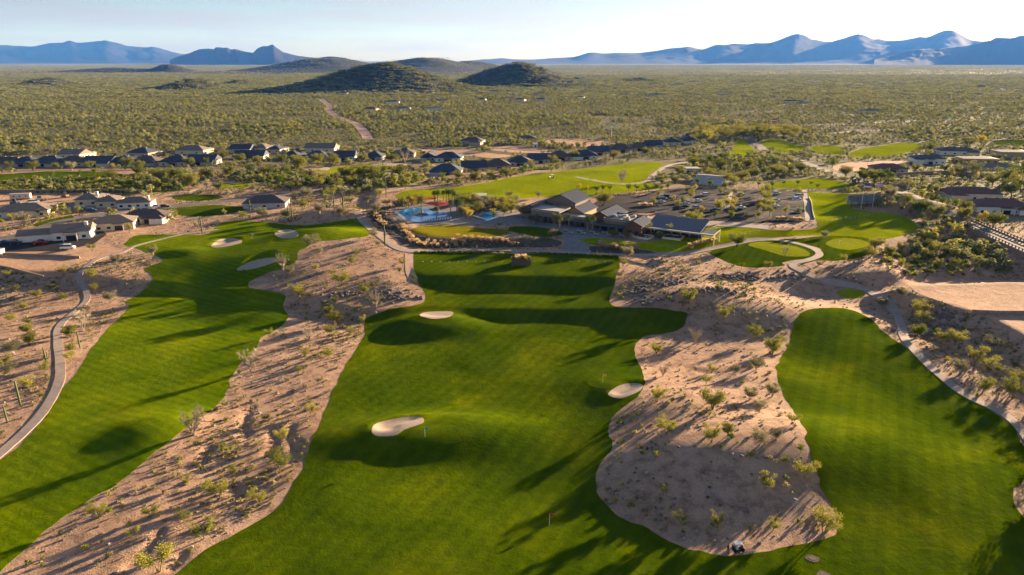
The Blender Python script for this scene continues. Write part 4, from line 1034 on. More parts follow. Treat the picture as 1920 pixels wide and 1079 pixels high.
# ------------------------------------------------------------------ bridge and walls
ba, bb = at(1800, 413), at(1960, 497)
bz = 6.6
bd = Vector((bb.x - ba.x, bb.y - ba.y, 0)); BL = bd.length + 16; brot = math.atan2(bd.y, bd.x)
br = empty('bridge', (ba.x, ba.y, 0), brot); tag(br, 'pale road bridge with post railings over the green wash', 'bridge')
za = float(H(ba.x, ba.y)) + .2
MB().box(-3, BL, -4.6, 4.6, za - 1.1, za).build('deck', 'road_asphalt', br)
for s in (-1, 1):
    MB().box(-3, BL, s*5.0 - .399, s*5.0 + .399, za - 3.2, za + .35).build('side_wall', 'stone_wall', br)
    MB().box(-3, BL, s*5.0 - .2, s*5.0 + .2, za + 1.0, za + 1.25).build('rail', 'stone_wall', br)
    n = int((BL + 3) / 2.4)
    pm = MB().box(-.2, .2, -.22, .22, za + .352, za + 1.35).mesh('post', 'stone_wall')
    for k in range(n): inst('post', pm, br, (-2.6 + k * 2.4, s*5.0, 0))
for k in range(3): MB().box(8 + k * 14, 9.2 + k * 14, -4.2, 4.2, -3, za - 1.102).build('pier', 'stone_wall', br)
def wall_run(name, label, pts, h, t, mat, cat='wall', px=True, base=-.6):
    P = atp(pts) if px else np.asarray(pts, float)
    m = MB()
    for k in range(len(P) - 1):
        a, b = Vector((*P[k], 0)), Vector((*P[k + 1], 0)); n = max(1, int((b - a).length / 6))
        nn = Vector((-(b - a).y, (b - a).x, 0)).normalized() * t / 2
        for q in range(n):
            c, d_ = a + (b - a) * q / n, a + (b - a) * (q + 1) / n
            zc, zd = float(H(c.x, c.y)), float(H(d_.x, d_.y))
            if q == 0 and k == 0: first = True
            vs = [c - nn + Vector((0,0,zc+base)), d_ - nn + Vector((0,0,zd+base)), d_ + nn + Vector((0,0,zd+base)), c + nn + Vector((0,0,zc+base)), c - nn + Vector((0,0,zc+h)), d_ - nn + Vector((0,0,zd+h)), d_ + nn + Vector((0,0,zd+h)), c + nn + Vector((0,0,zc+h))]
            fs = [(0,3,2,1),(4,5,6,7),(0,1,5,4),(2,3,7,6)]
            if q == 0: fs.append((3,0,4,7))
            if q == n - 1: fs.append((1,2,6,5))
            m.add(vs, fs)
    return tag(m.build(name, mat), label, cat)
wall_run('perimeter_wall', 'long dark perimeter wall along the weedy field', [(-120,363),(0,362),(120,361),(200,361),(270,363)], 2.0, .4, 'stone_wall')
wall_run('retaining_wall', 'upper dark retaining wall on the graded lot', [(-60,474),(7,478),(80,481),(150,485)], 1.0, .4, 'stone_wall')
wall_run('retaining_wall', 'lower dark retaining wall on the graded lot', [(-60,488),(0,502),(40,511),(83,522)], 1.0, .4, 'stone_wall')
wall_run('retaining_wall', 'wall between the two dirt pads', [(1822,588),(1870,590),(1925,590),(2010,594)], 1.3, .4, 'stone_wall')
wall_run('garden_wall', 'shaded wall below the white arched villa', [(1640,332),(1700,330),(1780,326),(1850,332)], 2.2, .4, 'stone_wall')
wall_run('garden_wall', 'pale wall of the terrace beside the car park', [(1250,399),(1228,401)], 1.2, .4, 'stucco_cream')
wall_run('garden_wall', 'low wall of the walkway east of the car park', [(1527,412),(1517,372)], .9, .3, 'stucco_cream')
for k, (x, y) in enumerate([(1205,446),(1262,447)]):
    p = at(x, y); o = empty('planter', p, crot); tag(o, f'raised square planter with a round tree, {["beside the brick gable", "beside the pavilion"][k]}', 'planter')
    for a in ((-4, 4, -3, -2.7), (-4, 4, 2.7, 3), (-4, -3.7, -2.698, 2.698), (3.7, 4, -2.698, 2.698)): MB().box(*a, -.5, .9).build('wall', 'stucco_cream', o)
    MB().box(-3.69, 3.69, -2.69, 2.69, -.5, .6).build('soil', 'mulch', o)

# planted box on the range tee
p = at(977, 499); hb = empty('tee_planter', p, 0); tag(hb, 'planted timber box with dry grasses on the range tee', 'planter')
for a in ((-3.6, 3.6, -.15, .0), (-3.6, 3.6, 4.6, 4.75), (-3.75, -3.602, -.15, 4.75), (3.602, 3.75, -.15, 4.75)): MB().box(*a, -.4, 2.6).build('side', 'bark', hb)

# pool furniture
p = at(820, 393); o = empty('shade_canopy', p); tag(o, 'orange red shade canopy beside the large pool', 'canopy')
m = MB(); v = [(-7.5, 1, 3.0), (1, 5, 3.6), (8.5, -1.5, 3.1), (1.5, -5.5, 2.7), (0.5, -.5, 4.0)]
m.add(v + [(a, b_, c - .08) for a, b_, c in v], [(0,4,1),(1,4,2),(2,4,3),(3,4,0),(5,6,9),(6,7,9),(7,8,9),(8,5,9),(0,1,6,5),(1,2,7,6),(2,3,8,7),(3,0,5,8)]); m.build('fabric', 'red_fabric', o)
for a, b_, c in v[:4]: MB().tube([(a, b_, -.5), (a, b_, c - .1)], [.1, .08]).build('post', 'steel', o)
p = at(797, 384); o = empty('shade_canopy', p, .1); tag(o, 'narrow orange canopy behind the large pool', 'canopy')
m = MB(); v = [(-6, -1, 2.9), (6, -1.2, 2.9), (6, 2.5, 3.5), (-6, 2.6, 3.5)]
m.add(v + [(a, b_, c - .08) for a, b_, c in v], [(0,1,2,3),(7,6,5,4),(0,4,5,1),(1,5,6,2),(2,6,7,3),(3,7,4,0)]); m.build('fabric', 'red_fabric', o)
for a, b_, c in v: MB().tube([(a, b_, -.5), (a, b_, c - .1)], [.1, .08]).build('post', 'steel', o)
p = at(791, 404); o = empty('pool_island', p); tag(o, 'small stone island with a palm in the large pool', 'island')
m = MB(); n = 14
m.prism([(3.2*math.cos(6.283*k/n)*(1+.1*math.sin(3*k)), 2.4*math.sin(6.283*k/n)) for k in range(n)], -.5, .6); m.build('rim', 'boulder', o)
m = MB(); m.prism([(2.6*math.cos(6.283*k/n), 1.9*math.sin(6.283*k/n)) for k in range(n)], -.4, .75); m.build('soil', 'mulch', o)
# sun loungers, parasols, patio tables
def proto_lounger():
    a = MB().box(-.3, .3, -.9, .5, .3, .42).mesh('seat', 'stucco_white')
    b_ = MB().add([(-.3,.5,.3),(.3,.5,.3),(.3,1.1,.75),(-.3,1.1,.75),(-.3,.5,.42),(.3,.5,.42),(.3,1.04,.87),(-.3,1.04,.87)], [(0,3,2,1),(4,5,6,7),(0,1,5,4),(1,2,6,5),(2,3,7,6),(3,0,4,7)]).mesh('backrest', 'stucco_white')
    c = MB().box(-.04, .04, -.04, .04, 0, .3).mesh('leg', 'steel')
    return a, b_, c
la, lb_, lc = proto_lounger()
def lounger(x, y, rz, label, group):
    o = empty('sun_lounger', (x, y, float(H(x, y)) + .1), rz, 1.15); tag(o, label, 'lounger', group)
    inst('seat', la, o); inst('backrest', lb_, o)
    for sx in (-.25, .25):
        for sy in (-.8, .4): inst('leg', lc, o, (sx, sy, 0))
for k in range(12):
    q = at(740 + k * 1.9, 398 + k * 1.6); lounger(q.x, q.y, R(120), 'white sun lounger at the west edge of the large pool', 'loungers west of the large pool')
for k in range(12):
    q = at(790 + k * 5, 417.5 - k * .5); lounger(q.x, q.y, R(0), 'white sun lounger along the front of the large pool', 'loungers in front of the large pool')
for k in range(7):
    q = at(891 + k * 3, 408 + k * .9); lounger(q.x, q.y, R(60), 'white sun lounger beside the small pool', 'loungers by the small pool')
tt = MB(); tt.prism([(.55*math.cos(6.283*k/10), .55*math.sin(6.283*k/10)) for k in range(10)], .7, .76); tt = tt.mesh('table_top', 'stucco_grey')
tl = MB().tube([(0,0,0),(0,0,.7)], [.06,.06]).mesh('leg', 'dark_metal')
cs = MB().box(-.25,.25,-.25,.25,.4,.48).mesh('seat', 'stucco_grey'); cb = MB().box(-.25,.25,.2,.27,.482,.95).mesh('backrest', 'stucco_grey'); cl_ = MB().box(-.03,.03,-.03,.03,0,.4).mesh('leg', 'dark_metal')
for k in range(14):
    q = at(1062 + (k % 7) * 24 + 8 * (k // 7), 434.5 + (k % 7) * 1.5 + 4.5 * (k // 7))
    z = float(H(q.x, q.y)) + .12
    o = empty('patio_table', (q.x, q.y, z)); tag(o, 'round table on the shaded clubhouse patio', 'table', 'patio tables')
    inst('table_top', tt, o); inst('leg', tl, o)
    for j in range(4):
        t = j * math.pi / 2 + .4
        c = empty('patio_chair', (q.x + 1.0 * math.sin(t), q.y - 1.0 * math.cos(t), z), t + math.pi); tag(c, 'chair at a round table on the shaded clubhouse patio', 'chair', 'patio chairs')
        inst('seat', cs, c); inst('backrest', cb, c)
        for sx in (-.2, .2):
            for sy in (-.2, .2): inst('leg', cl_, c, (sx, sy, 0))
# ------------------------------------------------------------------ vehicles
def car_meshes(kind):
    L, Wd = {'sedan': (4.6, 1.8), 'suv': (4.8, 1.95), 'pickup': (5.7, 2.0), 'van': (5.4, 2.0)}[kind]
    if kind == 'sedan':
        body = [(-2.3,.35),(2.3,.35),(2.3,.75),(1.9,.9),(.95,.98),(-1.5,1.0),(-2.25,.95)]; cab = [(.95,.98),(.35,1.42),(-.9,1.45),(-1.6,1.0)]
    elif kind == 'suv':
        body = [(-2.4,.4),(2.4,.4),(2.4,.9),(2.1,1.05),(1.1,1.12),(-2.3,1.15)]; cab = [(1.1,1.12),(.5,1.72),(-2.0,1.75),(-2.3,1.15)]
    elif kind == 'pickup':
        body = [(-2.85,.5),(2.85,.5),(2.85,1.0),(2.5,1.15),(1.5,1.2),(-2.85,1.2)]; cab = [(1.5,1.2),(.9,1.85),(-.6,1.88),(-.8,1.2)]
    else:
        body = [(-2.7,.4),(2.7,.4),(2.7,1.0),(2.2,1.2),(1.9,1.3),(-2.7,1.3)]; cab = [(1.9,1.3),(1.2,2.1),(-2.65,2.2),(-2.7,1.3)]
    def ext(poly, w0, w1):
        m = MB(); n = len(poly); zm = max(z for _, z in poly); zl = min(z for _, z in poly)
        for s in (-1, 1):
            m.v += [(x, s * (w0 + (w1 - w0) * (z - zl) / (zm - zl)), z) for x, z in poly]
        m.f += [tuple(range(n)), tuple(range(2*n - 1, n - 1, -1))] + [(j, n + j, n + (j+1) % n, (j+1) % n) for j in range(n)]
        return m
    wh = MB(); n = 12
    wh.add([(.33*math.cos(6.283*k/n), -.11, .33*math.sin(6.283*k/n)) for k in range(n)] + [(.33*math.cos(6.283*k/n), .11, .33*math.sin(6.283*k/n)) for k in range(n)],
           [tuple(range(n)), tuple(range(2*n-1, n-1, -1))] + [(k, n + k, n + (k+1) % n, (k+1) % n) for k in range(n)])
    rim = MB(); rim.add([(.2*math.cos(6.283*k/8), y, .2*math.sin(6.283*k/8)) for y in (-.125, .125) for k in range(8)], [tuple(range(8)), tuple(range(15, 7, -1))] + [(k, 8 + k, 8 + (k+1) % 8, (k+1) % 8) for k in range(8)])
    top = [(x * .93 - .03, z + .012) for x, z in cab[1:3]]
    return dict(L=L, W=Wd, body=ext(body, Wd/2 - .02, Wd/2), cab=ext(cab, Wd/2 - .06, Wd/2 - .28), roof=MB().box(top[1][0], top[0][0], -Wd/2 + .27, Wd/2 - .27, top[0][1] - .02, top[0][1] + .06), wheel=wh, rim=rim,
                head=MB().box(L/2 - .08, L/2 + .015, -.22, .22, .68, .82), ax=L * .31)
CARS = {}
def vehicle(label, px, py, rz, paint='white', kind='sedan', group=None, cat='car', pos=None, name='parked_car'):
    if (kind, paint) not in CARS:
        c = car_meshes(kind)
        CARS[(kind, paint)] = dict(c, body=c['body'].mesh('body', 'car_' + paint), cab=c['cab'].mesh('windows', 'glass_dark'), roof=c['roof'].mesh('roof', 'car_' + paint), wheel=c['wheel'].mesh('wheel', 'tyre'), rim=c['rim'].mesh('rim', 'steel'), head=c['head'].mesh('headlight', 'white_paint'))
    c = CARS[(kind, paint)]
    p = at(px, py)
    o = empty(name, (p.x, p.y, p.z + .13), rz); tag(o, label, cat, group)
    inst('body', c['body'], o); inst('windows', c['cab'], o); inst('roof', c['roof'], o)
    for sx in (-1, 1):
        for sy in (-1, 1):
            w = inst('wheel', c['wheel'], o, (sx * c['ax'], sy * (c['W']/2 - .1), .33)); inst('rim', c['rim'], w)
    for sy in (-1, 1): inst('headlight', c['head'], o, (0, sy * (c['W']/2 - .35), 0))
    return o
for x, y, paint, kind, lb in [
    (1246,371,'black','suv','black car at the back of the western parking row'), (1244,376,'grey','suv','dark grey car between black and silver in the western row'), (1240,381,'silver','sedan','silver car at the front of the western row'),
    (1284,381,'grey','suv','grey car beside a leafy island tree'), (1286,385,'silver','sedan','silver car under the island trees, front of its pair'), (1282,390,'black','sedan','black sedan half under a small parking tree'),
    (1309,379,'white','sedan','white sedan beside the red sign in the second lot'), (1307,392,'silver','suv','silver car nearest the front walk of the second lot'), (1320,368,'white','suv','white car at the back of the second lot'),
    (1361,364,'white','sedan','white car just west of the middle walk'), (1388,367,'silver','suv','silver car just east of the middle walk'), (1384,387,'grey','sedan','grey car behind the golden island shrub'), (1390,392,'white','sedan','white car near the front of the third lot'),
    (1341,396,'black','sedan','dark car under the big island tree'), (1424,381,'black','sedan','black car alone beside the green tree row'), (1456,365,'white','suv','white car at the back of the eastern lot'), (1454,379,'silver','suv','silver car in the middle of the eastern lot'),
    (1453,389,'white','sedan','white sedan toward the front of the eastern lot'), (1496,371,'white','van','white van on the far side of the eastern lot'), (1494,376,'white','suv','white car in front of the white van'), (1498,399,'grey','suv','grey car in the front corner of the eastern lot')]:
    vehicle(lb, x, y, rng.choice([0, math.pi]) + .03, paint, kind, 'cars in the clubhouse car park')
for x, y, paint, kind, rz, lb in [
    (291,391,'white','pickup',.2,'white pickup on the village road beside a dark one'), (310,390,'black','suv',.2,'black car on the village road behind the white pickup'), (10,457,'blue','sedan',.3,'blue car in the shade at the frame edge'), (29,459,'black','suv',.3,'black car in the shaded drive'),
    (76,458,'red','pickup',.2,'red pickup in front of the white house'), (128,468,'white','van',.2,'small white van on the graded lot'), (64,382,'white','van',.8,'white box truck on the orange lot'), (152,394,'green','van',.2,'green van among the shaded village houses'),
    (124,394,'silver','sedan',.2,'silver car in the village shade nearest the hedge lawn'), (108,389,'white','suv',.4,'white car in the village shade by the lot'), (172,397,'blue','suv',.2,'blue car in the village shade beside the road'),
    (1105,264,'grey','sedan',.1,'grey car on the far sandy lot'), (1120,265,'blue','suv',.1,'blue car on the far sandy lot'), (1136,267,'white','sedan',.1,'white car on the far sandy lot'), (1482,235,'white','suv',0,'white car alone on the far highway'), (1669,230,'blue','sedan',0,'blue car on the far highway')]:
    vehicle(lb, x, y, rz, paint, kind, None, 'truck' if kind == 'pickup' else 'van' if kind == 'van' else 'car')
# machines and trailer on the orange lot
def loader(label, px, py, rz, paint):
    p = at(px, py); o = empty('wheel_loader', p, rz, 1.1); tag(o, label, 'loader')
    MB().box(-1.8, 1.0, -.8, .8, .8, 1.7).build('body', paint, o)
    MB().box(-.6, .7, -.6, .6, 1.702, 2.9).build('cab', 'glass_dark', o)
    m = MB(); m.tube([(1.0, .6, 1.4), (2.6, .6, .7)], [.12, .12]); m.build('arm', paint, o)
    m = MB(); m.tube([(1.0, -.6, 1.4), (2.6, -.6, .7)], [.12, .12]); m.build('arm', paint, o)
    MB().add([(2.6,-1.1,.2),(2.6,1.1,.2),(3.4,1.1,.15),(3.4,-1.1,.15),(2.6,-1.1,1.1),(2.6,1.1,1.1)], [(0,1,2,3),(0,4,5,1),(0,3,4),(1,5,2),(3,2,5,4)]).build('bucket', 'steel', o)
    wm = CARS[('sedan', 'silver')]['wheel']
    for sx in (-1.1, .9):
        for sy in (-.85, .85): inst('wheel', wm, o, (sx, sy, .6), None, 1.8)
loader('dark wheel loader beside the long roofed house on the orange lot', 28, 384, .3, 'car_grey')
loader('grey loader behind the white truck on the orange lot', 75, 378, 1.0, 'car_grey')
loader('orange loader at the far end of the orange lot', 124, 371, 2.6, 'timber')
p = at(40, 374); o = empty('site_trailer', p, .25); tag(o, 'long cream site trailer on the orange lot', 'trailer')
MB().box(-5, 5, -1.3, 1.3, .6, 3.2).build('body', 'stucco_cream', o); MB().box(-5.1, 5.1, -1.4, 1.4, 3.202, 3.35).build('roof', 'roof_flat', o); MB().box(-5, 5, -1.0, 1.0, .3, .598).build('chassis', 'dark_metal', o)
for x in (-3, 0, 3): add_window(o, x, -1.3, 1.5, 1.2, .9, 'S', 'white_paint')
for sx in (-1, 1): inst('wheel', CARS[('sedan', 'silver')]['wheel'], o, (sx * .5, -1.1, .33))

# golf carts
def golf_cart(label, px, py, rz, s=1.0):
    p = at(px, py); o = empty('golf_cart', (p.x, p.y, p.z + .09), rz, s); tag(o, label, 'golf cart')
    MB().add([(-1.15,-.58,.28),(1.2,-.58,.28),(1.2,.58,.28),(-1.15,.58,.28),(-1.15,-.58,.62),(-.1,-.58,.62),(.1,-.58,.36),(.7,-.58,.36),(.85,-.58,.95),(1.2,-.52,.7),(-1.15,.58,.62),(-.1,.58,.62),(.1,.58,.36),(.7,.58,.36),(.85,.58,.95),(1.2,.52,.7)],
             [(0,3,2,1),(4,5,11,10),(5,6,12,11),(6,7,13,12),(7,8,14,13),(8,9,15,14),(9,1,2,15),(0,1,9,8,7,6,5,4),(3,10,11,12,13,14,15,2),(0,4,10,3)]).build('body', 'car_black', o)
    MB().box(-.55, -.05, -.5, .5, .622, .78).build('seat', 'stucco_grey', o); MB().box(-.68, -.56, -.5, .5, .74, 1.15).build('backrest', 'stucco_grey', o)
    m = MB().box(-.95, .75, -.62, .62, 1.84, 1.9); m.box(-.85, .65, -.52, .52, 1.9, 1.95); m.build('roof', 'white_paint', o)
    for x0, x1 in ((-.85, -.75), (.85, .6)):
        for y in (-.52, .52): MB().tube([(x0, y, .6 if x0 < 0 else .92), (x1, y, 1.84)], [.025, .025], 5).build('post', 'dark_metal', o)
    MB().add([(.86,-.5,.96),(.86,.5,.96),(.62,.5,1.8),(.62,-.5,1.8),(.88,-.5,.96),(.88,.5,.96),(.64,.5,1.8),(.64,-.5,1.8)], [(0,3,2,1),(4,5,6,7),(0,1,5,4),(1,2,6,5),(2,3,7,6),(3,0,4,7)]).build('windscreen', 'glass_dark', o)
    for x in (-.75, .85):
        for y in (-.52, .52): inst('wheel', CARS[('sedan', 'silver')]['wheel'], o, (x, y, .25), None, .75)
    m = MB().tube([(.62, .28, .8), (.4, .28, 1.05)], [.02, .02], 5); m.build('steering_column', 'dark_metal', o)
    for y in (-.25, .25):
        b_ = MB().tube([(-1.0, y, .63), (-1.1, y, 1.4)], [.13, .15], 8).build('golf_bag', 'car_blue' if y > 0 else 'dark_cloth', o)
    return o
golf_cart('golf cart with white roof at the tip of the sandy island', 1383, 1034, 0.1, .86)
golf_cart('small golf cart out on the far fairway', 1034, 335, 2.6, 1.3)
golf_cart('golf cart waiting beside the pavilion terrace', 1296, 434, .4, 1.1)

# ------------------------------------------------------------------ people
def person_mesh(seed, shirt, legs):
    r = random.Random(seed); st = r.uniform(.08, .16)
    V = [(0,0,.95),(0,0,1.15),(0,.01,1.36),(0,.0,1.50),(0,-.02,1.58),(0,-.03,1.70)]
    E = [(0,1),(1,2),(2,3),(3,4),(4,5)]; RR = [.15,.13,.155,.06,.085,.085]
    for s in (-1, 1):
        k = len(V); V += [(s*.10,0,.88),(s*.12,-s*st*.5,.48),(s*.12,-s*st+.03,.09),(s*.13,-s*st-.14,.04)]; RR += [.10,.065,.045,.035]; E += [(0,k),(k,k+1),(k+1,k+2),(k+2,k+3)]
        k = len(V); V += [(s*.19,0,1.40),(s*.25,.02,1.12),(s*.24,-.10,.88),(s*.235,-.13,.80)]; RR += [.06,.045,.032,.03]; E += [(2,k),(k,k+1),(k+1,k+2),(k+2,k+3)]
        h = k + 3
        for f in range(4):
            k = len(V); V += [(s*.235 + (f-1.5)*.02, -.135 - .01*f, .765),(s*.235 + (f-1.5)*.02, -.15, .715 + .008*abs(f-1.5))]; RR += [.0095,.008]; E += [(h,k),(k,k+1)]
        k = len(V); V += [(s*.235 - s*.045, -.16, .79),(s*.235 - s*.05, -.175, .755)]; RR += [.01,.009]; E += [(h,k),(k,k+1)]
    me = bpy.data.meshes.new('body'); me.from_pydata(V, E, [])
    o = bpy.data.objects.new('body_skin', me); col.objects.link(o)
    sk = o.modifiers.new('skin', 'SKIN')
    for v, rad in zip(me.skin_vertices[0].data if me.skin_vertices else [], RR): v.radius = (rad, rad)
    if not me.skin_vertices:
        bpy.context.view_layer.objects.active = o
    for i, v in enumerate(me.skin_vertices[0].data):
        v.radius = (RR[i], RR[i]); v.use_root = (i == 0)
    sb = o.modifiers.new('sub', 'SUBSURF'); sb.levels = 1; sb.render_levels = 1
    dg = bpy.context.evaluated_depsgraph_get()
    out = bpy.data.meshes.new_from_object(o.evaluated_get(dg))
    bpy.data.objects.remove(o)
    out.materials.clear()
    for mt in ('skin', shirt, legs, 'dark_cloth'): out.materials.append(MATS[mt])
    for f in out.polygons:
        z, x = f.center.z, abs(f.center.x)
        f.material_index = 3 if z < .09 else (2 if z < .96 and x < .19 else (1 if (z < 1.5 and x < .20) or 1.18 < z < 1.5 else 0))
        f.use_smooth = True
    return out
HAIR = MB(); HAIR.prism([(.095*math.cos(6.283*k/10), -.02 + .10*math.sin(6.283*k/10)) for k in range(10)], 1.70, 1.80)
HAIR.prism([(.075*math.cos(6.283*k/10), -.02 + .08*math.sin(6.283*k/10)) for k in range(10)], 1.802, 1.83); HAIR = HAIR.mesh('cap', 'dark_cloth')
def person(label, px, py, rz, seed, shirt, legs, pos=None):
    p = at(px, py) if pos is None else Vector(pos)
    o = empty('person', (p.x, p.y, p.z + .16), rz); tag(o, label, 'person')
    inst('body', person_mesh(seed, shirt, legs), o); inst('cap', HAIR, o)
person('person in dark clothes standing beside the white roofed golf cart', 1364, 1038, .6, 1, 'dark_cloth', 'dark_cloth')
person('person in red shirt on the range path, nearer the pool side', 828, 471, 0, 2, 'red_paint', 'dark_cloth')
person('person in dark shirt on the range path beside the red shirted one', 843, 471, .8, 3, 'dark_cloth', 'car_grey')
person('person in white shirt on the path below the terrace', 1106, 478, 2.0, 4, 'white_paint', 'car_grey')
person('person in blue shirt on the path beside the white shirted one', 1119, 478, 3.0, 5, 'car_blue', 'stucco_tan')
# bag stands along the range path
for k, x in enumerate((834, 839, 899, 904, 910, 915)):
    p = at(x, 472.5); o = empty('bag_stand', (p.x, p.y, p.z + .1)); tag(o, 'small red golf bag stand on the path above the tee', 'bag stand', 'bag stands above the range tee')
    MB().box(-.5, .5, -.15, .15, .75, .85).build('rail', 'white_paint', o)
    for s in (-.45, .45): MB().box(s - .04, s + .04, -.12, .12, 0, .748).build('leg', 'white_paint', o)
    MB().tube([(-.2, -.25, 0), (-.2, .05, .95)], [.13, .15], 8).build('golf_bag', 'red_paint', o)

# ------------------------------------------------------------------ flags, poles, markers
def flag(name, label, px, py, h, fw, mats, r=.03, rz=0.0, cat='flag', z0=0.05):
    p = at(px, py); o = empty(name, (p.x, p.y, p.z + z0), rz); tag(o, label, cat)
    MB().tube([(0,0,-.3),(0,0,h)], [r, r*.7], 6).build('pole', 'white_paint', o)
    n = len(mats); fh = fw * .62
    for k, mt in enumerate(mats):
        m = MB(); S_ = 9
        z1, z0_ = h - .05 - fh * k / n, h - .05 - fh * (k + 1) / n + .0005
        for s in range(S_):
            x = r + fw * s / (S_ - 1); y = .10 * fw * math.sin(s * 1.1) * (s / S_) ; dz = -.05 * fw * (s / S_)
            m.v += [(x, y - .012, z0_ + dz), (x, y - .012, z1 + dz), (x, y + .012, z0_ + dz), (x, y + .012, z1 + dz)]
        for s in range(S_ - 1):
            a = s * 4; b_ = a + 4
            m.f += [(a, b_, b_+1, a+1), (a+2, a+3, b_+3, b_+2), (a+1, b_+1, b_+3, a+3), (a, a+2, b_+2, b_)]
        m.f += [(0,1,3,2), (a+4, a+6, a+7, a+5)]
        m.build('cloth', mt, o)
    return o
flag('target_flag', 'red flag on the range in front of the sandy island', 1030, 985, 2.4, .8, ['red_paint'], .03)
flag('target_flag', 'yellow flag on the target green beside the island bunker', 1130, 718, 2.4, .9, ['yellow_paint'], .03)
flag('target_flag', 'teal flag behind the kidney bunker', 797, 820, 2.4, .8, ['teal_paint'], .03)
flag('pin_flag', 'white pin flag on the putting green between the bunkers', 473, 449, 2.3, .8, ['white_paint'], .03)
flag('pin_flag', 'white pin flag on the oval practice green beyond the path', 1573, 460, 2.0, .7, ['white_paint'], .03)
flag('pin_flag', 'white pin flag on the green below the house row', 735, 313, 2.4, .9, ['white_paint'], .04)
f1 = flag('flagpole', 'tall flagpole with blue white red striped flag on the bank', 1614, 392, 12.5, 3.6, ['blue_paint', 'white_paint', 'red_paint'], .09)
f2 = flag('flagpole', 'tall flagpole with red and white striped flag on the bank', 1635, 391, 13, 3.6, ['red_paint', 'white_paint', 'red_paint', 'white_paint', 'red_paint'], .09)
flag('flagpole', 'far flagpole with red and white flag above the yellow trees', 1443, 254, 18, 6, ['red_paint', 'white_paint', 'red_paint'], .2)
flag('banner_pole', 'far banner pole with lime and white flag above the sandy lots', 1146, 262, 15, 4.5, ['lime_paint', 'white_paint'], .2)
flag('banner_pole', 'far banner pole with lime and white flag beside the highway', 1774, 239, 14, 5, ['lime_paint', 'white_paint'], .2)
tops = []
for k, (x, y, hh) in enumerate([(604,263,16),(599,240,16),(594,222,16),(590,207,16),(587,196,16)]):
    p = at(x, y); o = empty('utility_pole', p, .1); tag(o, f'brown utility pole, {ORD[k]} of the line leading into the scrub', 'pole', 'utility poles beside the dirt road')
    MB().tube([(0,0,-1),(0,0,hh)], [.24,.17], 7).build('post', 'bark', o)
    for z in (hh - .8, hh - 2.4): MB().box(-1.5, 1.5, -.08, .08, z, z + .18).build('crossarm', 'bark', o)
    tops.append(Vector((p.x, p.y, p.z + hh - .6)))
for s, t in ((-1.3, 'west'), (1.3, 'east')):
    m = MB()
    for a, b_ in zip(tops, tops[1:]):
        m.tube([(a + (b_ - a) * q / 6 + Vector((s, 0, -3.0 * (q/6) * (1 - q/6)))) for q in range(7)], [.02] * 7, 4, False)
    tag(m.build('power_line', 'dark_metal'), f'thin sagging power line on the {t} ends of the utility poles', 'cable')
for k in range(22):
    p = at(792 + k * 16.6 + (10 if k > 10 else 0), 491.5)
    o = empty('tee_marker', (p.x, p.y, p.z + .07)); tag(o, 'small white tee divider on the range tee', 'tee marker', 'tee dividers on the range')
    MB().box(-.05, .05, -.45, .45, .0, .12).build('board', 'stucco_grey', o); MB().box(.2, .42, -.12, .1, .0, .2).build('ball_tray', 'stucco_grey', o)
m_sign = at(1300, 375); o = empty('parking_sign', m_sign, 0); tag(o, 'red sign on a post among the car park trees', 'sign')
MB().tube([(0,0,-.2),(0,0,2.4)], [.06,.06]).build('post', 'steel', o); MB().box(-.5, .5, -.1, -.06, 1.5, 2.5).build('panel', 'red_paint', o)
# valve and drain boxes in the turf
for x, y, lb in ((1523,1048,'stone ringed drain in the grass below the island'), (1545,1079,'stone ringed drain at the picture bottom')):
    p = at(x, y); o = empty('drain', p); tag(o, lb, 'drain')
    m = MB(); m.prism([(1.15*math.cos(6.283*k/14)*(1+.12*math.sin(k*2.1)), .95*math.sin(6.283*k/14)*(1+.1*math.cos(k*1.7))) for k in range(14)], -.2, .09); m.build('stone_ring', 'mulch', o)
    m = MB(); m.prism([(.6*math.cos(6.283*k/10), .5*math.sin(6.283*k/10)) for k in range(10)], -.1, .12); m.build('grate', 'bark', o)
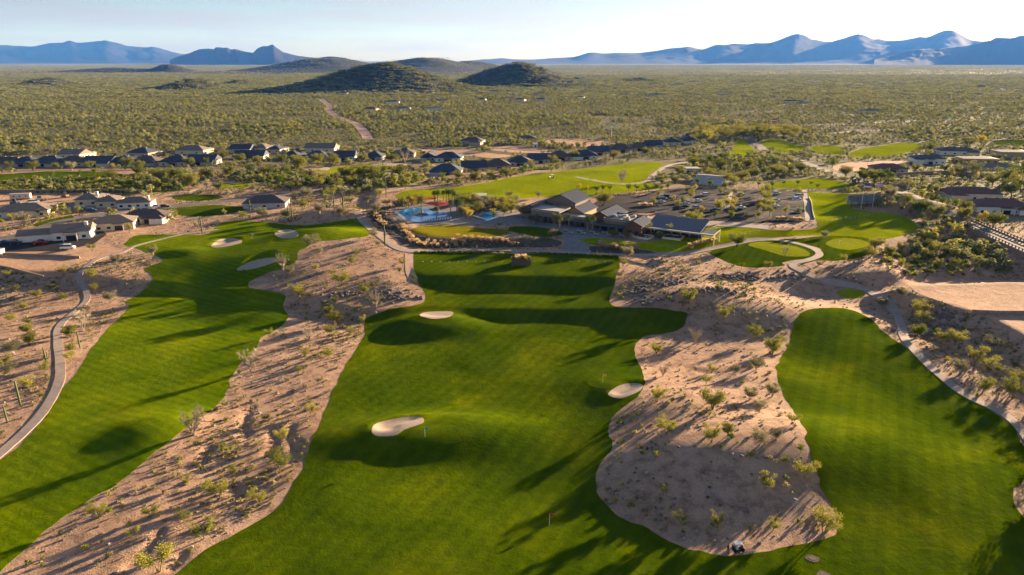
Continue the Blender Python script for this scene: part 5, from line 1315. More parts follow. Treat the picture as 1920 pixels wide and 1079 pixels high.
# ------------------------------------------------------------------ plants
def leaf_cloud(m, r, c, rad, n, size, flatz=.8, shell=.55):
    for _ in range(n):
        while True:
            d = Vector((r.gauss(0, 1), r.gauss(0, 1), r.gauss(0, 1)))
            if d.length > .01: break
        d.normalize()
        q = Vector(c) + Vector((d.x, d.y, d.z * flatz)) * rad * (shell + (1 - shell) * r.random()) 
        a = Vector((r.gauss(0, 1), r.gauss(0, 1), r.gauss(0, .8))).normalized(); b_ = a.orthogonal().normalized()
        s = size * r.uniform(.6, 1.3)
        k = len(m.v)
        m.v += [tuple(q + a * s), tuple(q + b_ * s * .55), tuple(q - a * s), tuple(q - b_ * s * .55)]
        m.f.append((k, k + 1, k + 2, k + 3))
def branchy(seed, h, spread, nb, up, r0, base_split=True):
    r = random.Random(seed); m = MB(); tips = []
    ns = r.choice([2, 3, 4]) if base_split else 1
    for s in range(ns):
        a0 = 6.283 * s / ns + r.uniform(-.4, .4); lean = r.uniform(.12, .3) if base_split else .04
        p = Vector((0, 0, -.3)); q = Vector((math.cos(a0) * lean * h * .35, math.sin(a0) * lean * h * .35, h * up))
        m.tube([p, (p + q) / 2 + Vector((r.uniform(-.1, .1), r.uniform(-.1, .1), 0)), q], [r0, r0 * .8, r0 * .6], 5, False)
        for b_ in range(nb):
            a = a0 + r.uniform(-1.5, 1.5) if base_split else 6.283 * b_ / nb + r.uniform(-.3, .3)
            L = spread * r.uniform(.55, 1.0)
            t = Vector((math.cos(a) * L, math.sin(a) * L, h * r.uniform(.58, .98)))
            mid = q + (t - q) * .5 + Vector((0, 0, h * .06))
            m.tube([q, mid, t], [r0 * .5, r0 * .3, r0 * .1], 4, False)
            tips.append(t); tips.append(mid)
    return m, tips, r
TREE = {}
def make_tree_kind(kind):
    out = []
    for s in range(4):
        if kind == 'paloverde':      # airy yellow green
            m, tips, r = branchy(s + 1, 4.5, 2.1, 5, .28, .13); c = MB()
            for t in tips: leaf_cloud(c, r, t - Vector((0, 0, .25)), 1.0, 110, .13, .8, .15)
            out.append((m.mesh('trunk', 'green_bark'), c.mesh('crown', 'leaf_paloverde')))
        elif kind == 'mesquite':     # denser olive
            m, tips, r = branchy(s + 11, 4.5, 2.2, 5, .25, .17); c = MB()
            for t in tips: leaf_cloud(c, r, t - Vector((0, 0, .2)), 1.05, 110, .15, .8, .2)
            out.append((m.mesh('trunk', 'bark'), c.mesh('crown', 'leaf_mesquite')))
        elif kind == 'pale':         # nearly leafless, pale twigs
            m, tips, r = branchy(s + 21, 5.0, 2.2, 8, .2, .15); c = MB()
            for t in tips:
                for _ in range(7):
                    d = Vector((r.uniform(-.5, .5), r.uniform(-.5, .5), r.uniform(.2, .9)))
                    m.tube([t, t + d], [.03, .012], 3, False)
                leaf_cloud(c, r, t + Vector((0, 0, .3)), .6, 9, .11, .9, .1)
            out.append((m.mesh('trunk', 'pale_bark'), c.mesh('crown', 'leaf_dry')))
        elif kind == 'sage':         # grey green, mid dense
            m, tips, r = branchy(s + 31, 4.2, 1.9, 5, .26, .13); c = MB()
            for t in tips: leaf_cloud(c, r, t - Vector((0, 0, .2)), .95, 90, .13, .8, .15)
            out.append((m.mesh('trunk', 'pale_bark'), c.mesh('crown', 'leaf_sage')))
        elif kind in ('round', 'gold', 'green'):
            m, tips, r = branchy(s + 41, 4.5, 1.3, 6, .38, .13, False); c = MB()
            for t in tips: leaf_cloud(c, r, t + Vector((0, 0, .2)), .95, 46, .2, .9, .3)
            out.append((m.mesh('trunk', 'bark'), c.mesh('crown', {'round': 'leaf_paloverde', 'gold': 'leaf_gold', 'green': 'leaf_green'}[kind])))
        elif kind == 'palm':
            r = random.Random(s + 51); m = MB(); c = MB(); h = 8.0; le = r.uniform(-.25, .25)
            m.tube([(0,0,-.4),(le*.3,0,h*.4),(le,0,h*.86)], [.34,.24,.2], 8, False)
            for k in range(38):
                a = 2.4 * k; el = 1.1 - 1.9 * k / 37; L = r.uniform(2.0, 2.7)
                d = Vector((math.cos(a) * math.cos(el), math.sin(a) * math.cos(el), math.sin(el))); sd = Vector((-math.sin(a), math.cos(a), 0))
                b0 = Vector((le, 0, h * .86)); pts = [b0, b0 + d * L * .5, b0 + d * L + Vector((0, 0, -.35 * L * math.cos(el)))]
                for g in range(5):
                    o_ = sd * (g - 2) * .22; kk = len(c.v)
                    c.v += [tuple(pts[0]), tuple(pts[1] + o_ + sd * .08), tuple(pts[2] + o_ * 1.9 + Vector((0, 0, -.1 * abs(g - 2)))), tuple(pts[1] + o_ - sd * .08)]; c.f.append((kk, kk+1, kk+2, kk+3))
            out.append((m.mesh('trunk', 'palm_bark'), c.mesh('crown', 'leaf_palm')))
    return out
HREF = dict(paloverde=4.6, mesquite=4.6, pale=5.2, sage=4.3, round=5.0, gold=5.0, green=5.0, palm=9.0)
for k in HREF: TREE[k] = make_tree_kind(k)
LOOK = dict(paloverde='yellow green palo verde', mesquite='olive green mesquite', pale='pale almost leafless tree', sage='grey green desert tree', round='round yellow green tree', gold='golden yellow bushy tree', green='dense dark green tree', palm='fan palm with tan trunk')
NAME = dict(paloverde='palo_verde_tree', mesquite='mesquite_tree', pale='leafless_tree', sage='desert_tree', round='round_tree', gold='golden_tree', green='dense_tree', palm='fan_palm')
def nth(n):
    return ORD[n] if n < 12 else f'{n + 1}{"st" if (n + 1) % 10 == 1 else "nd" if (n + 1) % 10 == 2 else "rd" if (n + 1) % 10 == 3 else "th"}'
PLANTS = {}
def plant(region, items):
    PLANTS.setdefault(region, []).extend(items)
P_, M_, L_, S_, O_, G_, D_, T_ = 'paloverde', 'mesquite', 'pale', 'sage', 'round', 'gold', 'green', 'palm'
plant('on the sandy strip beside the left fairway', [(365,816,6.2,L_),(525,884,4.2,P_),(410,938,4.0,P_),(380,1012,3.6,P_),(300,1072,4.4,P_),(185,972,2.8,P_),(485,948,3,P_),(530,828,2.8,P_),(470,697,6,L_),(579,641,4.8,L_),(615,673,3.2,P_),(285,970,2.2,P_),(345,980,2.4,P_),(250,1010,2,P_),(437,893,2.2,P_),(500,790,2,S_),(583,776,2.4,P_),(425,766,2.2,S_),(430,850,1.8,P_),(350,910,2,P_),(628,608,3.8,M_),(615,590,3,M_),(680,604,2.2,P_),(620,628,3.2,P_),(505,632,2.6,P_),(660,628,2.2,P_),(575,668,2.2,P_),(560,700,2,P_),(600,720,2.2,S_)])
plant('on the desert hill beside the putting green', [(562,562,5.4,P_),(638,538,5.8,P_),(660,497,3.4,P_),(591,508,2.6,P_),(683,553,3.6,P_),(705,579,5.6,L_),(628,570,2.6,S_),(531,507,5.8,L_),(583,466,5.8,S_),(700,448,4.2,S_),(543,515,3,S_),(672,480,2.6,P_),(755,500,3,P_),(750,515,2.6,D_),(775,528,2.8,D_),(710,463,2.8,S_),(600,475,2.6,S_)])
plant('beside the left cart path', [(118,516,3.4,P_),(172,523,3.6,P_),(208,568,4,S_),(218,496,3.6,S_),(158,620,6,L_),(25,664,4,S_),(53,627,3.4,M_),(55,648,3.6,M_),(55,613,3,D_),(133,632,3.4,M_),(135,662,3.4,P_),(133,679,3,P_),(85,699,3,P_),(20,704,3.8,S_),(55,730,3.6,P_),(287,478,3.6,S_),(173,471,3,P_),(20,607,3.4,P_),(45,583,3,P_),(120,566,3,P_),(178,545,2.6,P_),(160,590,3,S_),(10,690,3.4,M_),(70,560,3,M_),(30,548,2.8,P_),(100,545,2.6,M_),(15,520,2.6,P_)])
plant('on the sand behind the putting green', [(243,437,4.6,O_),(368,430,4.6,L_),(320,415,4,S_),(328,412,3.6,P_),(260,416,3.2,P_),(490,408,4.6,S_),(540,412,5,S_),(570,395,6,P_),(600,402,5,S_),(640,405,4.4,S_),(655,385,5,P_),(620,372,6,P_),(575,372,6,S_),(668,368,5,P_),(690,382,5,S_),(725,388,4.4,S_),(455,410,3.6,P_),(712,372,5,P_),(705,398,4,S_),(545,360,6,M_),(600,352,7,P_),(635,356,7,P_),(660,350,6,M_),(525,352,8,D_),(580,350,7,D_)])
plant('on the sandy island beside the range', [(1243,706,2.9,L_),(1233,753,3.6,P_),(1336,768,4.6,M_),(1249,815,3.9,P_),(1334,830,3.7,P_),(1365,817,2.5,M_),(1424,835,3.7,S_),(1424,774,3.4,S_),(1406,750,2.9,S_),(1448,744,3.1,S_),(1418,694,3.4,S_),(1324,721,2.5,P_),(1448,665,3.9,P_),(1231,664,2.4,P_),(1436,917,2.9,P_),(1345,990,2.9,P_),(1544,1000,4.4,P_),(1509,897,3.7,P_),(1450,994,2.0,P_),(1487,795,2.4,P_),(1454,824,2.5,S_),(1275,982,2.2,P_),(1334,700,2.2,P_),(1380,700,2.2,S_),(1500,850,1.9,D_),(1470,870,1.7,P_),(1407,860,1.7,P_),(1245,925,1.4,P_),(1405,1000,2.0,S_)])
plant('on the slope below the practice greens', [(1291,570,5.2,P_),(1356,600,4.2,P_),(1302,646,4.8,L_),(1414,636,4.2,P_),(1447,660,4.6,P_),(1231,663,3,P_),(1160,523,3.2,S_),(1176,484,4.4,S_),(1168,500,3,P_),(1345,547,2.4,D_),(1255,565,2,D_),(1390,505,2.6,D_),(1270,500,2.6,S_),(1310,500,2.2,P_),(1440,503,2.6,M_),(1475,655,2,D_),(1530,520,2.4,D_)])
plant('beside the looping path', [(1382,464,5.4,M_),(1471,481,4.6,L_),(1545,446,3,S_),(1640,468,4.6,M_),(1630,485,4.4,M_),(1582,490,2.6,P_),(1534,500,2.4,S_)])
plant('right of the right fairway', [(1765,645,4.2,P_),(1850,694,4.2,P_),(1898,748,5,P_),(1689,558,3.2,S_),(1724,592,5,P_),(1727,609,4.2,P_),(1716,634,4.2,M_),(1791,647,4.6,P_),(1855,657,4.2,S_),(1827,681,4.8,P_),(1652,577,3.2,S_),(1799,702,4.2,S_),(1908,722,5,P_),(1842,736,4,P_),(1776,682,2,G_),(1885,655,2,P_),(1960,930,6.5,P_),(1975,985,7,M_),(1950,800,5,P_),(1980,850,6,P_),(2010,900,6,M_),(1940,760,5,S_),(1870,700,2.4,P_),(1900,690,2.2,P_)])
plant('in the green wash beside the bridge', [(1668,478,3.6,M_),(1690,470,3.6,M_),(1712,462,4.0,P_),(1735,466,4.0,M_),(1755,472,4.3,P_),(1775,480,4.0,P_),(1740,486,3.6,M_),(1715,492,3.2,P_),(1760,500,3.2,P_),(1790,500,3.2,M_),(1800,472,3.3,M_),(1725,452,3.3,M_),(1828,505,2.9,P_),(1838,480,2.9,P_),(1690,498,2.6,P_),(1770,456,3.2,P_),(1660,492,2.4,P_),(1830,495,3.6,P_),(1700,505,2.2,P_),(1855,500,2.9,M_)])
plant('along the entry road and villas', [(1752,410,6.5,M_),(1802,414,6.5,M_),(1840,421,6.5,G_),(1862,426,6.5,M_),(1812,398,5.5,M_),(1716,398,6,M_),(1732,400,6,M_),(1700,386,6,P_),(1668,374,6,S_),(1690,360,6,S_),(1680,384,5,D_),(1665,344,9,D_),(1650,346,9,D_),(1640,344,8,M_),(1716,322,5,M_),(1770,322,5,M_),(1782,330,5,G_),(1800,330,7,M_),(1828,328,8,P_),(1880,350,11,M_),(1900,345,12,D_),(1915,362,12,M_),(1860,352,9,P_),(1895,372,10,M_),(1930,340,12,M_),(1742,290,11,D_),(1838,278,12,G_),(1815,277,9,M_),(1705,356,6,P_),(1585,332,7,M_),(1560,316,7,D_),(1620,341,7,M_),(1765,388,5,D_),(1790,392,5,D_),(1778,372,5,M_),(1755,362,5,P_)])
plant('in the clubhouse car park', [(1234,372,5,O_),(1240,362,5,O_),(1280,385,5,O_),(1296,370,5,O_),(1364,372,4.6,O_),(1357,384,4.6,O_),(1376,382,4.6,O_),(1377,368,4.6,O_),(1430,366,5.5,O_),(1432,378,5.5,O_),(1432,392,5.5,O_),(1430,402,5.5,O_),(1440,376,5.5,O_),(1440,396,5.5,O_),(1301,364,5.5,O_),(1288,367,5.5,O_),(1295,377,5.5,O_),(1270,392,4.6,O_),(1350,369,5.5,O_),(1346,402,7.5,O_),(1362,394,6,O_),(1374,402,5,O_),(1375,392,5,G_),(1387,374,4.6,O_),(1427,374,6,O_),(1438,368,6.5,O_),(1438,385,6.5,O_),(1422,392,5,G_),(1421,400,5.5,O_),(1442,408,6.5,O_),(1448,393,5,O_),(1472,405,5,O_),(1496,407,5,O_),(1498,368,5,O_),(1340,413,4.6,D_),(1370,413,4.6,D_),(1311,411,4.6,D_),(1398,416,4.6,D_),(1421,413,4.6,O_),(1301,424,6.5,M_),(1303,436,6,M_),(1225,388,5,O_),(1262,380,4,O_),(1316,400,4,G_)])
plant('on the lawn behind the car park', [(1469,350,3.6,D_),(1495,350,3.6,D_),(1520,351,3.6,D_),(1532,356,3.6,D_),(1447,354,4,D_),(1422,353,4,D_),(1359,358,5,D_),(1330,354,5,D_),(1307,350,5,D_),(1240,350,4.4,D_),(1253,354,4,D_)])
plant('along the fairway behind the clubhouse', [(1118,364,4.6,D_),(1131,362,4.6,D_),(1144,361,4.6,D_),(1178,360,4.6,D_),(1193,360,4.6,D_),(1211,359,4.6,D_),(1230,358,4.6,D_),(1252,357,4.6,D_),(1131,386,7,M_),(1165,344,8,L_),(1085,360,5,G_),(1100,362,4,G_),(1010,372,4,S_),(1060,376,5,S_),(1080,378,5,S_),(955,372,4,S_)])
plant('around the pools', [(875,400,5,M_),(888,402,5,M_),(900,399,5,M_),(934,391,5.5,M_),(948,389,5.5,M_),(958,400,5,M_),(968,398,5.5,D_),(772,384,5,M_),(785,381,5,M_),(742,390,4,M_),(755,386,4.4,M_),(866,384,6,M_),(880,382,5.5,M_),(874,410,5.5,G_),(882,413,5.0,G_),(925,411,5.0,G_),(885,391,6.9,M_),(903,392,6.2,S_),(920,388,6.2,S_),(895,398,5.6,S_),(912,395,5.5,S_),(940,398,5.6,P_),(955,394,5.6,P_),(965,388,6.2,S_),(978,406,6.2,S_),(990,408,6.2,S_),(930,395,5.0,G_),(762,392,5.0,G_),(775,388,5.0,G_),(748,393,4.2,S_),(945,405,5.0,P_),(868,404,5.0,S_)])
plant('in front of the clubhouse', [(1000,420,4.4,S_),(1012,422,3.6,S_),(1150,446,3.2,M_),(1175,449,3,M_),(1275,432,5,M_),(1285,427,5,M_),(1290,420,5,O_),(1238,448,3,M_),(1214,441,5.2,O_),(1255,443,5.2,O_),(1037,446,3.6,S_)])
plant('beside the large pool', [(767,390,7,T_),(791,403,10.5,T_),(815,383,8,T_),(821,382,8,T_),(819,414,7.6,T_),(857,404,9,T_),(860,405,9.5,T_),(863,404,8.6,T_),(845,402,8,T_),(838,380,8,T_),(848,382,8.4,T_),(853,384,8,T_),(832,381,7.6,T_),(866,397,8.4,T_),(842,383,8.6,T_)])
plant('on the clubhouse terrace', [(1040,434,8.8,T_),(1049,434,8.4,T_),(1066,428,7.4,T_),(1101,437,8.8,T_),(1110,435,8.4,T_)])
plant('on the bank behind the car park', [(1345,338,6,P_),(1360,342,6,P_),(1375,346,5,P_),(1330,332,6,P_),(1390,340,6,M_),(1410,336,7,M_),(1430,334,7,D_),(1455,330,7,M_),(1480,328,7,D_),(1500,325,7,M_),(1380,325,8,D_),(1400,318,8,M_),(1425,318,8,D_),(1450,315,8,D_),(1350,318,8,M_),(1330,310,8,D_),(1360,306,8,D_),(1300,312,7,M_),(1275,330,6,M_),(1265,345,5,M_)])
plant('in the grove beside the entry road', [(1310 + 14 * (k % 7) + rng.uniform(-5, 5), 252 + 8 * (k // 7) + rng.uniform(-2, 2), rng.uniform(9, 12), P_) for k in range(16)] + [(1415 + 13 * (k % 8) + rng.uniform(-5, 5), 248 + 8 * (k // 8) + (k % 8) * 1.2, rng.uniform(9, 12), P_) for k in range(14)])
plant('along the gardens of the house row', [(20,318,6,M_),(62,320,7,M_),(108,318,5,M_),(135,321,7,S_),(170,318,6,P_),(213,319,5,G_),(240,316,8,M_),(262,318,6,M_),(355,313,7,M_),(388,313,7,D_),(418,300,7,M_),(450,306,7,M_),(483,308,6,M_),(530,307,7,M_),(565,320,11,M_),(598,308,8,M_),(622,312,9,M_),(680,306,7,M_),(735,305,7,M_),(760,306,10,L_),(800,318,6,P_),(920,336,6,P_),(950,332,6,M_),(995,314,6,G_),(1035,306,6,M_),(1075,300,7,M_),(1135,310,8,L_),(1150,300,7,M_),(1210,292,7,M_),(905,308,5,M_),(872,330,5,G_),(860,338,6,M_),(890,340,6,M_),(830,342,6,D_),(300,340,8,M_),(330,338,8,M_),(345,346,9,D_),(360,350,8,M_),(-5,348,10,G_),(180,332,6,D_),(150,336,6,D_),(210,336,6,M_),(100,338,6,D_),(260,330,7,M_),(390,336,7,M_),(430,334,8,M_),(470,330,8,D_),(500,332,8,M_),(540,334,8,D_),(410,358,5,M_),(680,335,9,M_),(700,338,9,M_),(720,334,9,D_),(650,336,8,M_),(745,335,8,M_),(780,344,7,D_)])
plant('on the hedge lawn of the building lot', [(24,420,5,O_),(48,425,7,S_),(72,422,4,O_),(90,418,4,O_),(102,413,4,O_),(118,410,4,O_),(130,407,4,O_),(102,402,4,M_),(73,407,4,D_),(88,404,4,D_),(147,403,4.4,O_),(5,424,4,O_)])
quad('lawn', [(62,422),(75,416),(110,408),(135,404),(140,408),(105,418),(72,426)], 'fairway_grass', 0.08, 'hedge lawn of the long tan roofed house')
n_tree = 0
for region, items in PLANTS.items():
    cnt = {}
    for (x, y, h, kd) in sorted(items, key=lambda t: -t[1]):
        i = cnt.get(kd, 0); cnt[kd] = i + 1
        p = at(x, y); tr, cr = TREE[kd][(n_tree * 7 + i) % 4]
        tot = sum(1 for t in items if t[3] == kd)
        o = empty(NAME[kd], (p.x, p.y, p.z), rng.uniform(0, 6.28), h / HREF[kd] * (1.05 if kd != 'palm' else 1))
        if kd in ('mesquite', 'paloverde', 'sage', 'green'): o.scale = (o.scale[0] * rng.uniform(1.0, 1.25), o.scale[0] * rng.uniform(1.0, 1.2), o.scale[2])
        tag(o, f'{LOOK[kd]} {region}' + ('' if tot == 1 else f', {nth(i)} from the camera'), 'palm' if kd == 'palm' else 'tree', f'{NAME[kd].replace("_", " ")}s {region}' if tot > 1 else None)
        inst('trunk', tr, o); inst('crown', cr, o)
        n_tree += 1
# saguaros
def saguaro(label, px, py, h, arms, seed):
    r = random.Random(seed); p = at(px, py); o = empty('saguaro_cactus', p, r.uniform(0, 6)); tag(o, label, 'cactus')
    q = h * .022 + .10
    MB().tube([(0,0,-.3),(0,0,h*.3),(0,0,h*.7),(0,0,h*.95),(0,0,h)], [q*.85, q, q, q*.8, q*.25], 9).build('stem', 'cactus_green', o, True)
    for k in range(arms):
        a = 6.283 * k / max(1, arms) + r.uniform(-.5, .5); z = h * r.uniform(.35, .55); L = q * 3.2
        d = Vector((math.cos(a), math.sin(a), 0))
        t = h * r.uniform(.7, .9)
        MB().tube([Vector((0,0,z)), d * L * .8 + Vector((0,0,z + .05)), d * L + Vector((0,0,z + q * 2)), d * L + Vector((0,0,t - .3)), d * L + Vector((0,0,t))], [q*.6, q*.65, q*.65, q*.6, q*.2], 8).build('arm', 'cactus_green', o, True)
for k, (x, y, h, a, lb) in enumerate([(722,461,9,1,'tall saguaro on the sandy hill beside the pool path'),(150,652,5,0,'single stem saguaro beside the bend of the left cart path'),(88,685,5.4,1,'saguaro with one arm on the sand left of the cart path'),(39,762,7,0,'tall saguaro pole left of the cart path near the picture edge'),(14,793,4.4,0,'short saguaro at the picture edge below the tall one'),
    (379,437,8,1,'saguaro on the sand above the putting green'),(1876,502,8,4,'many armed saguaro above the big graded pad'),(548,412,8,0,'saguaro pole right of the trees above the left fairway'),(541,413,7,1,'saguaro with one arm above the left fairway'),(627,394,9,1,'saguaro on the sand, western of the tall pair near the dark tee bank'),(644,398,9.5,2,'saguaro on the sand, eastern of the tall pair near the dark tee bank'),
    (724,365,9,1,'saguaro beside the sandy trail behind the pool'),(470,400,7,0,'short saguaro beside the lone brown roofed house'),(718,318,9,0,'dark saguaro in front of the green with bunkers'),(122,468,3,0,'very small saguaro below the white house')]):
    saguaro(lb, x, y, h, a, k)

# shrub, tuft and grass meshes
def shrub_mesh(name, seed, mat, n=70, r_=.6, size=.11, flatz=.75):
    r = random.Random(seed); c = MB()
    for k in range(4):
        leaf_cloud(c, r, (r.uniform(-.3, .3) * r_, r.uniform(-.3, .3) * r_, r_ * .55), r_ * r.uniform(.55, .8), n // 4, size, flatz, .35)
    for k in range(5): c.tube([(0,0,-.1), (r.uniform(-.4,.4)*r_, r.uniform(-.4,.4)*r_, r_*.8)], [.03,.01], 3, False)
    return c.mesh(name, mat)
SHRUB = [shrub_mesh('shrub', 60 + k, mt, 90) for k, mt in enumerate(['leaf_mesquite', 'leaf_paloverde', 'leaf_sage', 'leaf_dry', 'leaf_green', 'leaf_sage'])]
HEDGE = shrub_mesh('shrub', 77, 'leaf_green', 120, .6, .12, .85)
r = random.Random(5); c = MB()
for k in range(46):
    a = r.uniform(0, 6.283); L = r.uniform(.5, .9); d = Vector((math.cos(a) * L * .7, math.sin(a) * L * .7, r.uniform(.7, 1.25))); sd = Vector((-math.sin(a), math.cos(a), 0)) * .05
    kk = len(c.v); c.v += [tuple(sd), tuple(-sd), tuple(d * .8 - sd * 1.8), tuple(d + Vector((0, 0, -.1))), tuple(d * .8 + sd * 1.8)]; c.f.append((kk, kk+1, kk+2, kk+3, kk+4))
PLUME = c.mesh('plume_grass', 'plume')
# blocked raster for scatter
bx, by = np.arange(-560, 560, 1.5), np.arange(50, 1000, 1.5)
BXX, BYY = np.meshgrid(bx, by); BM = np.zeros(BXX.shape, bool)
for P in BLOCK:
    x0, y0 = P.min(0); x1, y1 = P.max(0)
    i0, i1, j0, j1 = np.searchsorted(bx, x0 - 2), np.searchsorted(bx, x1 + 2), np.searchsorted(by, y0 - 2), np.searchsorted(by, y1 + 2)
    if i1 > i0 and j1 > j0: BM[j0:j1, i0:i1] |= inside(P, BXX[j0:j1, i0:i1], BYY[j0:j1, i0:i1])
BM[:-1] |= BM[1:]; BM[:, :-1] |= BM[:, 1:]
FARB = [P for P in BLOCK if P[:, 1].max() > 985]
def free(X, Y):
    i, j = np.clip(((X + 560) / 1.5).astype(int), 0, BM.shape[1] - 1), np.clip(((Y - 50) / 1.5).astype(int), 0, BM.shape[0] - 1)
    out = (np.abs(X) > 555) | (Y > 995)
    res = out | ~BM[j, i]
    for P in FARB: res &= ~inside(P, X, Y)
    return res
def scatter(n, y0, y1, umax=.95, seed=1, near_bias=1.0):
    g = np.random.default_rng(seed)
    Y = np.sqrt(g.random(n) * (y1 ** 2 - y0 ** 2) + y0 ** 2); X = (g.random(n) * 2 - 1) * umax * Y
    return X, Y, g
# single desert shrubs on the sand, the ones that show largest
X, Y, g = scatter(5200, 92, 300, .84, 3)
ok = free(X, Y); X, Y = X[ok], Y[ok]
order = np.argsort(Y)
REG = [('on the sandy island beside the range', lambda x, y: (x > 8) & (x < 95) & (y < 190) & (x / y < .52)), ('on the sandy strip between left fairway and range', lambda x, y: (x < 8) & (x / y > -.62)), ('on the sand left of the left fairway', lambda x, y: x / y <= -.62), ('on the sandy ground near the right fairway', lambda x, y: x >= 8)]
nsh = 0
pick = [i for i in order if Y[i] < 170][::3][:170] + [i for i in order if Y[i] >= 170][::6][:130]
for i in pick:
    x, y = float(X[i]), float(Y[i])
    reg = next(t for t, f in REG if f(x, y)); k = rng.randrange(6)
    s = rng.choice([.6, .7, .8, .9, 1.0, 1.3, 1.6])
    o = inst('desert_shrub', SHRUB[k], None, (x, y, float(H(x, y))), rng.uniform(0, 6.28), (s, s, s * rng.uniform(.8, 1.2)))
    lk = ['olive', 'yellow green', 'grey green', 'dry straw coloured', 'dark green', 'grey green'][k]
    tag(o, f'low {lk} desert shrub {reg}', 'shrub', f'{lk} shrubs {reg}')
    nsh += 1
# ornamental grasses on the banks
def run_of(mesh, name, label, cat, group, line, n, spread, s0, s1, seed):
    g = random.Random(seed); L = smooth(line, False, 8); W_ = atp(L)
    d = np.r_[0, np.cumsum(np.hypot(*np.diff(W_, axis=0).T))]
    for k in range(n):
        t = d[-1] * (k + g.uniform(.1, .9)) / n
        x, y = np.interp(t, d, W_[:, 0]) + g.uniform(-spread, spread), np.interp(t, d, W_[:, 1]) + g.uniform(-spread, spread)
        s = g.uniform(s0, s1)
        tag(inst(name, mesh, None, (x, y, float(H(x, y)) + .03), g.uniform(0, 6.28), s), label, cat, group, 'thing')
for line, n, sp, t in (([(700,398),(705,405),(712,415),(722,424),(738,428)], 38, 1.2, 'on the curved bank west of the pool'), ([(748,424),(756,432),(764,440),(772,448)], 26, 1.6, 'on the bank at the tip of the event lawn'),
    ([(768,448),(785,458),(815,461),(845,461),(860,456),(868,450)], 74, 2.2, 'on the bank in front of the event lawn'), ([(872,449),(900,450),(918,450)], 18, .7, 'in the thin line below the event lawn'), ([(926,458),(938,452),(944,450),(952,457),(968,461)], 24, 1.4, 'on the bank beside the terrace steps'),
    ([(1122,460),(1150,465),(1175,467),(1200,467)], 42, 1.3, 'on the bank below the patio'), ([(1288,466),(1310,459),(1325,455),(1345,455)], 26, 1.2, 'on the bank beside the practice green path'), ([(1450,412),(1480,413),(1508,415)], 24, .8, 'along the front of the eastern parking lot'), ([(1198,386),(1225,387)], 10, .8, 'behind the dining pavilion')):
    run_of(PLUME, 'grass_clump', f'tan plume grass clump {t}', 'grass clump', f'plume grasses {t}', line, n, sp, 1.0, 1.7, len(t))
run_of(HEDGE, 'hedge_shrub', 'small dark shrub in the row above the range tee, west half', 'shrub', 'tee hedge shrubs west', [(778,474.5),(860,474.2),(955,474.5)], 44, .2, 1.1, 1.5, 3)
run_of(HEDGE, 'hedge_shrub', 'small dark shrub in the row above the range tee, east half', 'shrub', 'tee hedge shrubs east', [(995,476),(1080,479),(1158,482)], 38, .2, 1.1, 1.5, 4)
for k in range(12):   # grasses in the tee planter
    p = at(977, 499); o = inst('grass_clump', [PLUME, SHRUB[0], SHRUB[1]][k % 3], None, (p.x + rng.uniform(-3, 3), p.y + rng.uniform(.4, 4.2), p.z + 1.8), rng.uniform(0, 6), rng.uniform(1.6, 2.4))
    tag(o, 'leafy tuft planted in the dark timber box on the tee', 'plant', 'plants in the tee box', 'thing')
MB().box(-3.59, 3.59, .01, 4.59, -.3, 1.95).build('soil', 'mulch', hb)

# ------------------------------------------------------------------ scrub nobody could count
def stuff_points(name, label, X, Y, Z, scl, idx, meshes):
    protos = bpy.data.collections.new(name + '_kinds')
    for k, me in enumerate(meshes):
        protos.objects.link(bpy.data.objects.new(f'{name}_kind_{k:02d}', me))
    me = bpy.data.meshes.new(name); n = len(X)
    me.vertices.add(n); me.vertices.foreach_set('co', np.stack([X, Y, Z], 1).astype(np.float32).ravel())
    for an, dt, v in (('size', 'FLOAT', scl), ('turn', 'FLOAT', nrg.random(n) * 6.28), ('kind_index', 'INT', idx)):
        a = me.attributes.new(an, dt, 'POINT'); a.data.foreach_set('value', np.asarray(v, np.int32 if dt == 'INT' else np.float32))
    ng = bpy.data.node_groups.new(name + '_spread', 'GeometryNodeTree')
    ng.interface.new_socket('Geometry', in_out='INPUT', socket_type='NodeSocketGeometry'); ng.interface.new_socket('Geometry', in_out='OUTPUT', socket_type='NodeSocketGeometry')
    N, L = ng.nodes, ng.links
    gi, go = N.new('NodeGroupInput'), N.new('NodeGroupOutput'); ci = N.new('GeometryNodeCollectionInfo'); ip = N.new('GeometryNodeInstanceOnPoints')
    ci.inputs['Collection'].default_value = protos; ci.inputs['Separate Children'].default_value = True; ci.inputs['Reset Children'].default_value = True
    def attr(nm, dt):
        a = N.new('GeometryNodeInputNamedAttribute'); a.data_type = dt; a.inputs['Name'].default_value = nm
        return next(s for s in a.outputs if s.enabled and s.name == 'Attribute')
    cx = N.new('ShaderNodeCombineXYZ'); L.new(attr('turn', 'FLOAT'), cx.inputs['Z'])
    L.new(gi.outputs[0], ip.inputs['Points']); L.new(ci.outputs[0], ip.inputs['Instance']); ip.inputs['Pick Instance'].default_value = True
    L.new(attr('kind_index', 'INT'), ip.inputs['Instance Index']); L.new(cx.outputs[0], ip.inputs['Rotation']); L.new(attr('size', 'FLOAT'), ip.inputs['Scale'])
    L.new(ip.outputs[0], go.inputs[0])
    o = link(bpy.data.objects.new(name, me)); md = o.modifiers.new('spread', 'NODES'); md.node_group = ng
    return tag(o, label, None, None, 'stuff')
def scrub_tree(seed, mat, n=56):
    r = random.Random(seed); c = MB()
    for k in range(6):
        a = r.uniform(0, 6.283); d = r.uniform(.2, 1.1)
        leaf_cloud(c, r, (math.cos(a) * d, math.sin(a) * d, r.uniform(1.2, 2.4)), r.uniform(.8, 1.15), n // 6, .44, .75, .35)
    c.tube([(0,0,-.4),(.1,0,1.6)], [.14,.08], 4, False)
    return c.mesh('scrub', mat)
